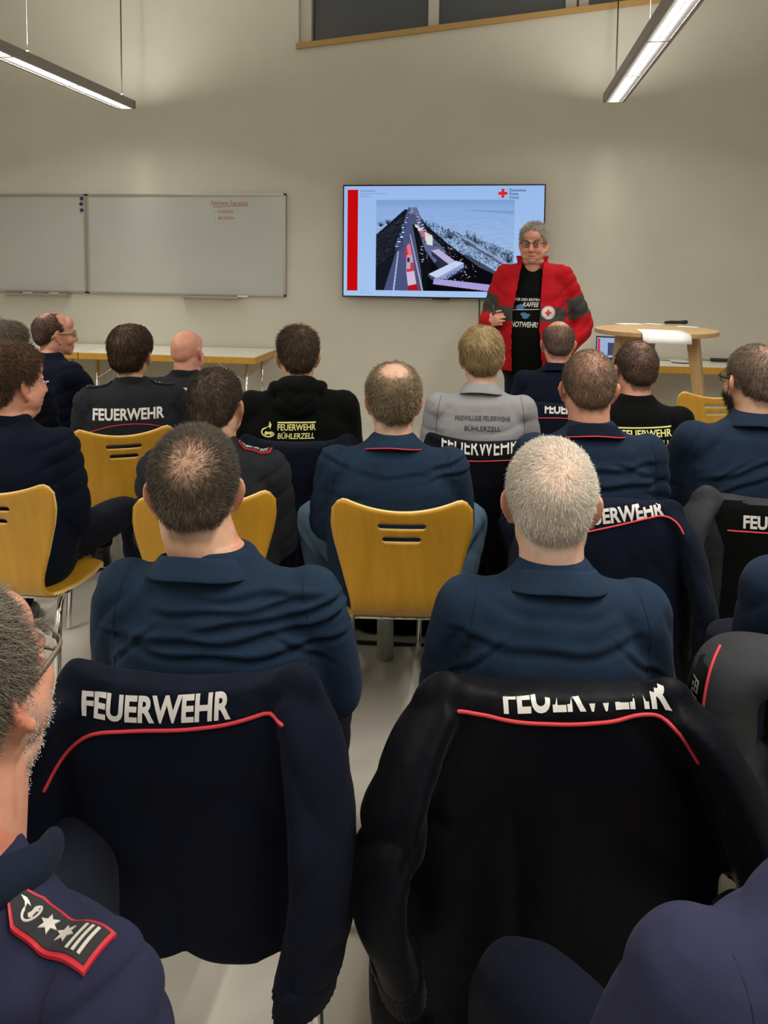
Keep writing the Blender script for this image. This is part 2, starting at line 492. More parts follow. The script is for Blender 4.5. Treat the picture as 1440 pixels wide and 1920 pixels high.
def board_xy(x0, x1, z0, z1, tray, label):
    e = empty('whiteboard', ((x0+x1)/2, WY, (z0+z1)/2)); tag(e, label, 'whiteboard')
    w, h = x1-x0, z1-z0
    link('board_surface', boxmesh((0, -.012, 0), (w-.02, .016, h-.02)), M_BOARD, e)
    mb = MB()
    mb.box((0, -.014, h/2-.012), (w, .028, .024)); mb.box((0, -.014, -h/2+.012), (w, .028, .024))
    for s in (-1, 1): mb.box((s*(w/2-.012), -.014, 0), (.024, .028, h))
    link('frame', bevel_mesh(mb.mesh(), .003), M_ALU, e)
    tx, tw = tray
    mb = MB().box((tx, -.055, -h/2-.016), (tw, .085, .006)); mb.box((tx, -.095, -h/2-.010), (tw, .006, .014))
    link('pen_tray', mb.mesh(), M_ALU, e)
board_xy(x0_-wb2w-.004, x0_-.004, zb, zt, (wb2w/2-.56, .75), 'whiteboard at the far left with three round blue magnets')
M_MAG = mat('blue_magnet', (.01, .035, .12), .35)
for (px, py) in ((153.5, 372.5), (152.5, 382.5), (153.5, 394)):
    p = at_y(px, py, WY-.02)
    me = bevel_mesh(MB().add(loft([(0, 0, 0, .019, .019, 2), (0, 0, .011, .019, .019, 2)], 24)).mesh(), .002, 1)
    o = link('magnet', me, M_MAG, None, False); o.location = p; o.rotation_euler = (PI/2, 0, 0)
    where = {372.5: 'uppermost', 382.5: 'middle', 394: 'lowest'}[py]
    tag(o, f'{where} of the three round blue magnets on the left whiteboard', 'magnet', 'blue magnets on the left whiteboard')
M_RINK = mat('red_marker_ink', (.42, .12, .10), .6)
wbz = wb.location
def wb_text(s, px, py, size, it=.25):
    me, ext = text_mesh(s, size, 0.0, .85, it)
    p = at_y(px, py, WY-.0215)
    o = link('marker_writing', me, M_RINK, wb); o.location = p-wb.location; o.rotation_euler = (PI/2, 0, 0); return ext
for s, px, py, sz in (('Nächste', 412, 380.5, .066), ('Termine', 448, 381, .066), ('•  12.06.2024', 419, 396.5, .044), ('•  08.10.2024', 420.5, 409, .044)):
    wb_text(s, px, py, sz)
p0 = at_y(399, 388, WY-.022); p1 = at_y(462, 385.5, WY-.022)
o = link('marker_writing', MB().add(tube([p0-wb.location, p1-wb.location], .0022, n=6)).mesh(), M_RINK, wb)
def marker(px, py, capcol, label):
    c = at_y(px, py, WY-.055); z = zb-.013+.008
    e = empty('marker_pen', (c.x, WY-.055, z)); tag(e, label, 'marker pen')
    link('barrel', MB().add(tube([(-.045, 0, 0), (.065, 0, 0)], .008, n=12)).mesh(), M_WHITE, e, True)
    link('cap', MB().add(tube([(-.075, 0, 0), (-.04, 0, 0)], .0088, n=12)).mesh(), capcol, e, True)['label'] = 'coloured pen cap'
marker(49, 548, M_BLACK, 'white marker pen with black cap, left one on the left pen tray')
marker(98, 548.5, M_BLACK, 'white marker pen with black cap, right one on the left pen tray')
marker(452, 556, mat('red_cap', (.5, .03, .03), .4), 'white marker pen with red cap on the tray of the right whiteboard')

# ------------------------------------------------------------------ television with its slide
TVY = WY-.10
a = at_y(643, 346.5, TVY); b = at_y(1018.5, 565, TVY)
tw = b.x-a.x; th = tw*.5625; tvc = Vector(((a.x+b.x)/2, TVY, a.z-th/2))
tv = empty('television', tvc); tag(tv, 'large flat television on the wall showing a motorway accident slide', 'television')
link('casing', boxmesh((0, .022, 0), (tw, .04, th), .004), M_BLACK, tv)
link('wall_mount', boxmesh((0, .068, 0), (.6, .05, .4), .004), M_BLACK, tv)
link('sensor_bar', boxmesh((.0, .01, -th/2-.006), (.17, .02, .016), .004), M_BLACK, tv)
GW, GH = 480, 270
img = np.zeros((GH, GW, 3)); gy, gx = np.mgrid[0:GH, 0:GW]
U_ = (gx+.5)/GW; V_ = (gy+.5)/GH       # v runs downward
def S(c): return np.array(srgb(*c))
img[:] = S((158, 190, 236)); img += (V_[..., None]-.5)*np.array([.06, .07, .05])
def poly(pts, c, a=1.0, ph=True):
    pts = [(x, y) for x, y in pts]
    ins = np.zeros((GH, GW), bool); n = len(pts)
    for i in range(n):
        x0, y0 = pts[i]; x1, y1 = pts[(i+1) % n]
        if y0 == y1: continue
        cnd = ((y0 > V_) != (y1 > V_)) & (U_ < (x1-x0)*(V_-y0)/(y1-y0)+x0)
        ins ^= cnd
    if ph: ins &= PHM
    img[ins] = img[ins]*(1-a)+S(c)*a
PHM = np.ones((GH, GW), bool)
def px2uv(x, y): return ((x-643.5)/374.5, (y-347)/212.0)
def pp(pts, c, a=1.0): poly([px2uv(*p) for p in pts], c, a)
u0, v0 = px2uv(650.5, 354); u1, v1 = px2uv(670.5, 549); poly([(u0, v0), (u1, v0), (u1, v1), (u0, v1)], (196, 8, 12))
ph0 = px2uv(706, 374); ph1 = px2uv(964.5, 547)
PHM = (U_ > ph0[0]) & (U_ < ph1[0]) & (V_ > ph0[1]) & (V_ < ph1[1])
t = (V_-ph0[1])/(ph1[1]-ph0[1]); s_ = (U_-ph0[0])/(ph1[0]-ph0[0])
skyc = S((120, 160, 208)); fog = S((140, 172, 222)); snow = S((150, 180, 222))
g = skyc*(1-sstep(t, 0, .12))[..., None]+fog*sstep(t, 0, .12)[..., None]
g = g+(snow-fog)*sstep(t, .1, .5)[..., None]
st = np.sin(t*90+3*np.sin(s_*9)+2*np.sin(s_*23+t*30))*.5+np.sin(t*170+s_*12)*.3
g = g*(1+.07*st[..., None]*(sstep(t, .12, .2)*(1-sstep(t, .75, .9)))[..., None])
img[PHM] = g[PHM]
r2 = np.random.default_rng(3)
pp([(870, 392), (964, 394), (964, 401), (900, 396)], (110, 138, 176), .5)
# verges, roads
pp([(760, 392), (706, 440), (706, 547), (740, 547), (768, 410), (770, 392)], (20, 24, 34))
pp([(781, 392), (800, 420), (840, 455), (900, 500), (964, 530), (964, 547), (770, 547), (772, 400)], (16, 16, 24))
pp([(767, 388), (771, 388), (771, 547), (722, 547), (745, 470), (760, 410)], (72, 82, 122))
pp([(771, 388), (776, 388), (786, 440), (796, 547), (768, 547), (769, 430)], (74, 82, 118))
pp([(776, 388), (783, 388), (800, 430), (838, 470), (860, 500), (830, 510), (800, 470), (784, 425)], (96, 104, 142))
pp([(775, 420), (782, 420), (795, 470), (812, 547), (800, 547)], (14, 18, 20))
pp([(771, 388), (776, 388), (777, 400), (770, 400)], (130, 150, 200), .6)
pp([(748, 470), (750, 470), (742, 547), (739, 547)], (176, 186, 216))
pp([(770, 440), (772, 440), (797, 547), (794, 547)], (170, 170, 200))
for k in range(3200):      # bare tree edge left and right
    if k % 2: x = 706+r2.random()**1.3*52; lim = 442-(x-706)*.72
    else: x = 790+r2.random()*174; lim = 408+(x-790)*.36+8*r2.random()
    y = lim+r2.random()**1.5*(60 if k % 2 else 40)
    q = r2.uniform(.5, 2.0); sh = int(r2.uniform(8, 60))
    pp([(x-q, y), (x, y-q*1.2), (x+q, y), (x, y+q)], (sh, sh+4, sh+14), .5)
for (tx, ty, hh) in ((846, 447, 20), (880, 460, 30), (893, 462, 26), (925, 482, 34), (955, 492, 24), (715, 425, 12), (728, 420, 12)):
    for k in range(46):
        an = r2.uniform(-1.25, 1.25); l = hh*r2.uniform(.5, 1); wd = .45
        x1, y1 = tx+math.sin(an)*l*.8, ty-math.cos(an)*l
        pp([(tx-wd, ty), (tx+wd, ty), (x1+.3, y1), (x1-.3, y1)], (22, 26, 44), .55)
pp([(870, 440), (964, 498), (964, 504), (866, 444)], (150, 165, 200), .7)
pp([(868, 446), (964, 505), (964, 509), (866, 450)], (70, 76, 94), .8)
pp([(840, 470), (880, 478), (935, 510), (935, 547), (800, 547), (812, 500)], (8, 8, 14), .85)
for k in range(30):       # queue of cars on the left lane
    f = k/30; x = 767-24*f**1.2+r2.normal()*1.4; y = 398+f*70; q = 1+2.6*f
    c = [(200, 212, 232), (40, 60, 110), (90, 120, 165), (24, 30, 50)][k % 4]
    pp([(x-q, y-q*.6), (x+q, y-q*.6), (x+q, y+q*.5), (x-q, y+q*.5)], c)
for k in range(26):       # queue on the right carriageway
    f = k/26; x = 779+34*f+r2.normal()*2; y = 396+f*66; q = 1+2.6*f
    c = [(205, 214, 226), (40, 50, 90), (170, 182, 205), (26, 28, 46)][k % 4]
    pp([(x-q, y-q*.6), (x+q, y-q*.6), (x+q, y+q*.6), (x-q, y+q*.6)], c)
for (x, y, q) in ((783, 424, 4), (789, 430, 5), (797, 440, 6)): pp([(x-q, y-q), (x+q, y-q*.5), (x+q*1.2, y+q), (x-q*.6, y+q*.4)], (214, 205, 214))
pp([(797, 434), (813, 441), (814, 460), (800, 452)], (206, 205, 206)); pp([(790, 431), (798, 434), (800, 447), (792, 442)], (198, 110, 124))
pp([(801, 441), (813, 443), (814, 461), (802, 458)], (214, 222, 224))
pp([(766, 459), (771, 456), (774, 470), (776, 482), (764, 484), (763, 470)], (226, 110, 124)); pp([(763, 468), (766, 466), (767, 484), (761, 485)], (200, 40, 50))
pp([(765, 479), (776, 479), (779, 504), (764, 506)], (186, 160, 186)); pp([(766, 484), (770, 483), (771, 492), (766, 493)], (60, 30, 60)); pp([(772, 493), (778, 493), (779, 505), (772, 505)], (190, 60, 70))
pp([(764, 508), (779, 505), (784, 536), (768, 538)], (206, 186, 214)); pp([(765, 506), (779, 504), (780, 509), (765, 512)], (206, 54, 62))
pp([(767, 538), (785, 534), (788, 547), (768, 547)], (176, 20, 34))
for k in range(70):
    x = 790+r2.random()*80; y = 462+r2.random()*30; q = r2.uniform(.6, 2)
    c = [(214, 222, 236), (60, 90, 160), (36, 40, 70), (180, 80, 90), (230, 190, 190)][k % 5]
    pp([(x-q, y-q*.6), (x+q, y-q*.4), (x+q*.7, y+q*.6), (x-q, y+q*.5)], c, .9)
pp([(811, 470), (825, 467), (857, 490), (846, 497)], (180, 176, 212)); pp([(811, 470), (846, 497), (838, 502), (813, 480)], (42, 48, 70))
pp([(807, 515), (858, 489), (873, 493), (822, 523)], (196, 210, 238)); pp([(822, 523), (873, 493), (873, 502), (842, 524)], (140, 156, 206))
pp([(807, 515), (822, 523), (818, 530), (806, 519)], (66, 72, 100))
pp([(818, 523), (924, 534), (926, 547), (815, 534)], (166, 156, 214)); pp([(815, 534), (926, 547), (920, 549), (815, 537)], (8, 8, 16))
for k in range(26):
    x = 850+r2.random()*45; y = 495+r2.random()*32; q = r2.uniform(.5, 1.3)
    pp([(x-q, y-q), (x+q, y-q*.4), (x+q, y+q), (x-q, y+q*.5)], [(220, 225, 235), (200, 70, 60), (150, 160, 170)][k % 3], .85)
img = np.clip(img, 0, 1)
vx = (np.arange(GW)+.5)/GW*(tw-.022)-(tw-.022)/2; vz = (th-.024)/2-(np.arange(GH)+.5)/GH*(th-.024)
XX, ZZ = np.meshgrid(vx, vz)
Vv = np.stack([XX, np.full_like(XX, .0015), ZZ], -1).reshape(-1, 3)
ii = (np.arange(GH-1)[:, None]*GW+np.arange(GW-1)[None, :]).ravel()
Fq = np.stack([ii, ii+GW, ii+GW+1, ii+1], 1)
me = bpy.data.meshes.new('scr'); me.from_pydata(Vv.tolist(), [], Fq.tolist()); me.update()
setcol(me, img.reshape(-1, 3))
m = bpy.data.materials.new('screen_picture'); m.use_nodes = True; nt = m.node_tree; nt.nodes.clear()
at_ = nt.nodes.new('ShaderNodeAttribute'); at_.attribute_name = 'Col'; em = nt.nodes.new('ShaderNodeEmission'); om = nt.nodes.new('ShaderNodeOutputMaterial')
nt.links.new(at_.outputs['Color'], em.inputs['Color']); nt.links.new(em.outputs[0], om.inputs[0]); em.inputs['Strength'].default_value = 1.0
link('screen', me, m, tv)
def emis(name, c, s=1):
    return mat(name, (0, 0, 0), .5, emit=srgb(*c), emit_s=s)
def tv_text(s, px, py, size, mt, bold=0, rot=0, xs=1, anchor='c', shear=0):
    me, ext = text_mesh(s, size, bold, xs, shear); p = at_y(px, py, TVY)
    o = link('slide_text', me, mt, tv)
    q = p-tvc; q.y = -.0005
    if anchor == 'l': q.x += ext[0]/2
    o.location = q; o.rotation_euler = (PI/2, rot, 0)
E_DK = emis('slide_ink', (46, 62, 110)); E_RED = emis('slide_red', (206, 16, 30)); E_GR = emis('slide_grey', (88, 108, 160)); E_TK = emis('slide_truck_ink', (24, 34, 80))
tv_text('Deutsches', 955.5, 356.5, .036, E_DK, .0006, anchor='l'); tv_text('Rotes', 955.5, 363.2, .036, E_DK, .0006, anchor='l'); tv_text('Kreuz', 955.5, 370, .036, E_DK, .0006, anchor='l')
tv_text('DRK-Kreisverband', 675.5, 358, .019, E_GR, .0004, anchor='l'); tv_text('Schwäbisch Hall – Crailsheim e.V.', 675.5, 363, .019, E_GR, anchor='l'); tv_text('Bereitschaften', 675.5, 368, .017, E_GR, anchor='l')
tv_text('HÄCKER', 855, 511, .052, E_TK, .0006, rot=-R(25), xs=.95)
tv_text('Kreisverband', 675.5, 545, .010, E_GR, anchor='l'); tv_text('Schwäbisch Hall – Crailsheim', 675.5, 548.5, .010, E_GR, anchor='l')
cr = .042; c3 = cr/3
me = poly_mesh([[(-c3, -cr), (c3, -cr), (c3, -c3), (cr, -c3), (cr, c3), (c3, c3), (c3, cr), (-c3, cr), (-c3, c3), (-cr, c3), (-cr, -c3), (-c3, -c3)]])
o = link('red_cross', me, E_RED, tv); q = at_y(943, 362.5, TVY)-tvc; q.y = -.0005; o.location = q; o.rotation_euler = (PI/2, 0, 0)
p0 = at_y(899, 561, WY-.008)
o = link('television_cable', MB().add(tube([(p0.x, WY-.07, p0.z+.05), (p0.x, WY-.01, p0.z-.03), (p0.x+.002, WY-.008, 1.0), (p0.x, WY-.008, .01)], .005, n=8)).mesh(), M_BLACK, None, True)
tag(o, 'thin black cable hanging down the wall beneath the television', 'cable')

# ------------------------------------------------------------------ wall tables, high table and what lies on them
def wall_table(x0, x1, y0, y1, label, z=.73):
    e = empty('table', ((x0+x1)/2, (y0+y1)/2, 0)); tag(e, label, 'table')
    w, d = x1-x0, y1-y0
    link('tabletop', boxmesh((0, 0, z-.002), (w-.002, d-.002, .004)), M_WHITE, e)
    link('table_edge', boxmesh((0, 0, z-.034), (w, d, .058), .003), M_BEECH, e)['label'] = 'beech wood edge band'
    for sx in (-1, 1):
        for sy in (-1, 1):
            x = sx*(w/2-.12)
            link('leg', MB().add(tube([(x+.0, sy*(d/2-.10), .012), (x, sy*(d/2-.13), z-.07)], .014, n=12, cap=False)).mesh(), M_CHROME, e, True)
        link('foot_rail', MB().add(tube([(sx*(w/2-.12), -(d/2-.1), .10), (sx*(w/2-.12), d/2-.1, .10)], .012, n=10)).mesh(), M_CHROME, e, True)
        link('folding_brace', MB().add(tube([(sx*(w/2-.13), -(d/2-.13), z-.25), (sx*(w/2-.40), -(d/2-.13), z-.07)], .006, n=8)).mesh(), M_CHROME, e, True)
    return e
tr = at_z(478, 670, .73); 
wall_table(tr.x-1.72, tr.x, tr.y, WY-.03, 'white table with beech edge against the wall, below the right whiteboard')
wall_table(tr.x-3.48, tr.x-1.73, tr.y, WY-.03, 'white table with beech edge at the far left, half hidden behind seated men')
tr2 = at_z(1300, 687.5, .73)
wall_table(tr2.x-1.0, tr2.x+1.1, tr2.y, WY-.03, 'white table with beech edge at the right wall carrying the laptop')
# laptop
lp = at_z(1140, 680, .73); lyaw = R(-8)
e = empty('laptop', (lp.x+.06, lp.y+.04, .73), lyaw); tag(e, 'small open laptop showing the slide, left of the high table leg', 'laptop')
link('keyboard_base', boxmesh((0, -.02, .010), (.33, .23, .016), .003), M_BLACK, e)
lid = link('lid', boxmesh((0, .11, .115), (.33, .008, .215), .003), M_BLACK, e)
def flat(x0, x1, z0, z1, y): 
    me = bpy.data.meshes.new('f'); me.from_pydata([(x0, y, z0), (x1, y, z0), (x1, y, z1), (x0, y, z1)], [], [(0, 1, 2, 3)]); return me
link('laptop_screen', flat(-.155, .155, .03, .21, .1052), emis('laptop_blue', (150, 172, 212)), lid)
link('laptop_screen_picture', flat(-.06, .10, .05, .165, .1046), emis('laptop_dark', (56, 66, 92)), lid)
link('laptop_screen_bar', flat(-.15, -.128, .035, .20, .1046), emis('laptop_red', (196, 40, 70)), lid)
# high round table
hc = at_d(1229, 617, 5.45); hz = hc.z
e = empty('high_table', (hc.x, hc.y, 0), R(10)); tag(e, 'round high table of light wood with papers on top, right of the speaker', 'standing table')
rt = .415
link('tabletop', bevel_mesh(MB().add(loft([(0, 0, hz-.03, rt, rt, 2), (0, 0, hz, rt, rt, 2)], 64)).mesh(), .004), M_PINE, e)
for k, an in enumerate((193, 326, 80)):
    c, s = math.cos(R(an)), math.sin(R(an))
    def rr_(rad, wd, dp, z): return [(c*(rad+o1)-s*o2, s*(rad+o1)+c*o2, z) for o1, o2 in ((-dp, -wd), (dp, -wd), (dp, wd), (-dp, wd))]
    V = rr_(.40, .030, .028, 0)+rr_(.25, .050, .038, hz-.03)
    mb = MB().add((V, [(3, 2, 1, 0), (4, 5, 6, 7), (0, 1, 5, 4), (1, 2, 6, 5), (2, 3, 7, 6), (3, 0, 4, 7)]))
    link('leg', bevel_mesh(mb.mesh(), .006), M_PINE, e)
mb = MB()
for an in (193, 326, 80):
    c, s = math.cos(R(an)), math.sin(R(an))
    mb.box((c*.12, s*.12, hz-.06), (.26, .05, .06), Matrix.Rotation(R(an), 3, 'Z'))
link('top_rail', mb.mesh(), M_PINE, e)
M_PAPER = mat('white_paper', (.74, .74, .76), .8)
def paper(px, py, rz, w, h, bendfn, label, dz=.001):
    p = at_z(px, py, hz); n = 14; V = []; Fc = []
    for j in range(n+1):
        for i in range(5):
            x = (i/4-.5)*w; y = (j/n-.5)*h
            y2, z2 = bendfn(y) if bendfn else (y, 0.0)
            V.append((x, y2, z2+dz+.0008*math.sin(i*1.5)))
    for j in range(n):
        for i in range(4): q = j*5+i; Fc.append((q, q+1, q+6, q+5))
    me = bpy.data.meshes.new('pp'); me.from_pydata(V, [], Fc); me.update()
    me = evaluated(me, [('SOLIDIFY', dict(thickness=.0009, offset=1))])
    o = link('paper_sheet', me, M_PAPER, None, True); o.location = (p.x, p.y, hz); o.rotation_euler = (0, 0, rz)
    tag(o, label, 'paper'); return o
def over(y, e0=-.05):
    if y > e0: return y, 0.0
    d = e0-y; th = min(d/.10, 1.0)*R(52); return e0-d*math.cos(th*.8), -d*math.sin(th*.8)
pz = paper(1251, 613, 0, .30, .40, lambda y: over(y, -.105), 'large white paper sheet hanging over the front rim of the high table', .0035)
hu = Vector((-hc.x, -hc.y, 0)).normalized(); hu = Matrix.Rotation(R(9), 3, 'Z') @ hu
pz.location = (hc.x+hu.x*.305, hc.y+hu.y*.305, hz); pz.rotation_euler = (0, 0, math.atan2(hu.x, -hu.y))
paper(1182, 607.5, R(24), .20, .13, None, 'white paper sheet lying at the left of the high table top')
paper(1226, 608, R(-30), .14, .10, None, 'small white paper sheet at the middle of the high table top', .002)
paper(1290, 613, R(-12), .15, .10, None, 'white paper sheet near the right rim of the high table')
p = at_z(1265, 609.5, hz)
o = link('microphone', MB().add(ctube([(-.07, -.01, .016), (-.03, 0, .018), (.03, .005, .018), (.08, .01, .02)], [.010, .013, .012, .017], n=12)).mesh(), M_BLACK, None, True)
o.location = (p.x, p.y, hz+.003); tag(o, 'black handheld device lying on the papers of the high table', 'device')
q = at_z(1348, 678, .73)
o = link('power_adapter', boxmesh((0, 0, .017), (.16, .055, .03), .006), M_BLACK); o.location = (q.x, q.y-.02, .731); o.rotation_euler = (0, 0, R(-8)); tag(o, 'black power adapter on the right wall table', 'power adapter')
q0 = at_z(1190, 676, .73); q1 = at_z(1330, 677, .73)
P = [(q0.x+(q1.x-q0.x)*t, q0.y+(q1.y-q0.y)*t+.03*math.sin(t*9), .736) for t in np.linspace(0, 1, 9)]
o = link('cable', MB().add(ctube(P, .0035, n=6)).mesh(), M_BLACK, None, True); tag(o, 'thin black cable running along the right wall table', 'cable')
q = at_z(1278, 680, .73)
o = link('plate', bevel_mesh(MB().add(loft([(0, 0, 0, .05, .05, 2), (0, 0, .012, .10, .10, 2)], 40)).mesh(), .001), mat('white_porcelain', (.75, .74, .7), .2), None, True)
o.location = (q.x, q.y, .731); tag(o, 'flat white dish on the right wall table behind the high table leg', 'dish')

# ------------------------------------------------------------------ chairs
def chair_shell():
    # side profile (y, z) from backrest top down round to the seat front; origin of the chair: seat centre on the floor
    prof = [(-.235, .86), (-.222, .80), (-.207, .72), (-.195, .64), (-.187, .57), (-.183, .53), (-.172, .487), (-.145, .462), (-.10, .452), (-.02, .447), (.08, .449), (.16, .455), (.20, .452), (.225, .438)]
    wid = [.217, .222, .211, .190, .172, .160, .156, .163, .175, .195, .205, .20, .195, .19]
    prof = np.array(prof); wid = np.array(wid)
    s = np.concatenate([[0], np.cumsum(np.linalg.norm(np.diff(prof, axis=0), axis=1))])
    m = 56; t = np.linspace(0, s[-1], m); n = 28
    Y = np.interp(t, s, prof[:, 0]); Z = np.interp(t, s, prof[:, 1]); Wd = np.interp(t, s, wid)
    k = np.array([1, 2, 3, 2, 1])/9
    sm = lambda a: np.convolve(np.pad(a, 2, 'edge'), k, 'valid')
    Y, Wd = sm(sm(Y)), sm(Wd); Z = sm(Z) if False else Z
    V = []
    for i in range(m):
        for j in range(n+1):
            u = j/n*2-1; x = u*Wd[i]
            c = .030*(u*u)*max(0, 1-t[i]/.42)      # hollow of the back
            z = Z[i]; y = Y[i]+c
            dz = 0
            if t[i] < .16:                           # concave top edge, rounded corners
                f = 1-t[i]/.16
                dz = -.034*(1-min(1, abs(u)/.82)**2)*f
                a = max(0, abs(u)-.80)/.20
                dz -= .030*a**2.6*f
            elif t[i] > s[-1]-.08:
                f = (t[i]-s[-1]+.08)/.08
                a = max(0, abs(u)-.6)/.4; y -= .05*a*a*f
            V.append((x, y, z+dz))
    Fc = []
    for i in range(m-1):
        for j in range(n): q = i*(n+1)+j; Fc.append((q, q+1, q+n+2, q+n+1))
    me = bpy.data.meshes.new('sh'); me.from_pydata(V, [], Fc); me.update()
    me = evaluated(me, [('SOLIDIFY', dict(thickness=.011, offset=0))])
    # handle slots
    o = bpy.data.objects.new('tmp', me); COL.objects.link(o); cutters = []
    for z, hw in ((.776, .066), (.732, .052)):
        th = np.linspace(-PI/2, PI/2, 9); r = .0088
        prf = [(hw+r*math.cos(a), r*math.sin(a)) for a in th]+[(-hw-r*math.cos(a), -r*math.sin(a)) for a in th]
        bm = bmesh.new(); prism(bm, [(x, z+zz) for x, zz in prf], -.4, 0.0)
        bmesh.ops.recalc_face_normals(bm, faces=bm.faces); cm = bpy.data.meshes.new('c'); bm.to_mesh(cm); bm.free()
        co = bpy.data.objects.new('c', cm); COL.objects.link(co); cutters.append(co)
        md = o.modifiers.new('b', 'BOOLEAN'); md.object = co; md.operation = 'DIFFERENCE'; md.solver = 'EXACT'
    bpy.context.view_layer.update()
    me = bpy.data.meshes.new_from_object(o.evaluated_get(bpy.context.evaluated_depsgraph_get()))
    for c in cutters+[o]: bpy.data.objects.remove(c)
    me.materials.clear(); me.materials.append(M_BEECH); me.materials.append(M_BEECH_EDGE)
    for p in me.polygons:
        n_ = p.normal; c = p.center
        # rim faces: thin faces whose normal lies in the sheet
        onback = c.z > .5
        rim = (c.z > .60 and abs(n_.y) < .55) or (not onback and c.y > -.13 and abs(n_.z) < .35 and (abs(c.x) > .14 or c.y > .2))
        p.material_index = 1 if rim else 0
        p.use_smooth = not rim
    return me
CH_SHELL = chair_shell()
CH_LEGS = []
for sx in (-1, 1):
    CH_LEGS.append(MB().add(ctube([(sx*.165, .10, .436), (sx*.19, .17, .425), (sx*.215, .215, .36), (sx*.235, .235, .015)], .0115, n=12)).mesh())
    CH_LEGS.append(MB().add(ctube([(sx*.165, -.06, .436), (sx*.19, -.13, .425), (sx*.215, -.19, .36), (sx*.235, -.25, .015)], .0115, n=12)).mesh())
_m = MB()
for sx in (-1, 1): _m.add(tube([(sx*.165, -.08, .434), (sx*.165, .12, .434)], .0115, n=12))
_m.add(tube([(-.165, .02, .430), (.165, .02, .430)], .010, n=12)); _m.box((0, -.09, .432), (.30, .03, .008))
CH_FRAME = _m.mesh()
for me in CH_LEGS+[CH_FRAME]:
    me.materials.append(M_CHROME); me.polygons.foreach_set('use_smooth', [True]*len(me.polygons))
CH_SHELL.name = 'plywood_shell'
CHAIR0 = None
def chair(x, y, rz, label):
    global CHAIR0
    if CHAIR0 is None:
        e = empty('chair'); CHAIR0 = e
        link('plywood_shell', CH_SHELL, None, e)
        for l in CH_LEGS: link('leg', l, None, e)
        link('frame', CH_FRAME, None, e)
    else:
        e = CHAIR0.copy(); COL.objects.link(e)
        for ch in CHAIR0.children:
            c = ch.copy(); COL.objects.link(c); c.parent = e
    e.location = (x, y, 0); e.rotation_euler = (0, 0, rz)
    tag(e, label, 'chair', 'beech plywood chairs of the audience'); return e

# ------------------------------------------------------------------ people
HS = 1.06      # head scale
def head_parts(ears=True, fat=0.0):
    P = [ell((0, -.012, .030), (.0745, .096, .088)), ell((0, .035, -.015), (.062, .060, .084)),
         ell((0, .040, -.068), (.050+fat*.012, .048, .042)), ell((0, .070, -.092), (.024, .022, .022)),
         ell((0, -.060, .002), (.060, .042, .056)), ell((0, .062, .050), (.052, .035, .042)),
         ell((.034, .066, -.032), (.026, .026, .030)), ell((-.034, .066, -.032), (.026, .026, .030)),
         ell((0, .084, .016), (.046, .014, .011)),
         tube([(0, .088, .010), (0, .101, -.012), (0, .109, -.033)], [.0085, .0105, .0115], n=12),
         ell((.012, .098, -.036), (.0085, .012, .008)), ell((-.012, .098, -.036), (.0085, .012, .008)),
         ell((0, .089, -.062), (.027, .012, .0062)), ell((0, .087, -.075), (.023, .012, .0068)),
         ell((.047, -.005, -.050), (.020, .040, .040)), ell((-.047, -.005, -.050), (.020, .040, .040))]
    if fat: P += [ell((0, .02, -.098), (.050+.016*fat, .055, .034)), ell((.040, .040, -.050), (.026+.006*fat, .036, .042)), ell((-.040, .040, -.050), (.026+.006*fat, .036, .042))]
    if ears:
        for s in (-1, 1):
            a = np.array([s*math.sin(R(30)), -math.cos(R(30)), 0]); b = np.array([0, -.18, 1]); b /= np.linalg.norm(b)
            n = np.array([s*math.cos(R(30)), math.sin(R(30)), 0]); C = np.array([s*.0735, .006, -.012])
            pt = lambda u, v, w=0: C+a*u+b*v+n*w
            hel = [pt(-.010, .000, .001), pt(-.012, .016, .003), pt(-.004, .029, .005), pt(.010, .031, .007), pt(.020, .022, .008), pt(.022, .006, .008), pt(.016, -.012, .006), pt(.007, -.024, .003)]
            P.append(ctube(hel, [.0040, .0042, .0046, .0048, .0050, .0048, .0046, .0058], sub=3, n=10))
            P.append(ell(pt(-.001, -.029, .003), (.0085, .0085, .0105)))
            M = np.stack([n, a, b], 1)
            P.append(ell(pt(.005, .002, .000), (.0042, .017, .028), M))
            P.append(ctube([pt(.004, .018, .004), pt(.012, .010, .006), (pt(.011, -.008, .006)), pt(.003, -.018, .005)], .0032, sub=3, n=8))
            P.append(ell(pt(-.010, -.006, .003), (.004, .005, .007)))
            P.append(ell(pt(.004, .0, -.007), (.010, .010, .018), M))
    return P
def xf(part, M):
    v, f = part; v = np.asarray(v)
    A = np.array(M.to_3x3()); t = np.array(M.translation); return v @ A.T+t, f
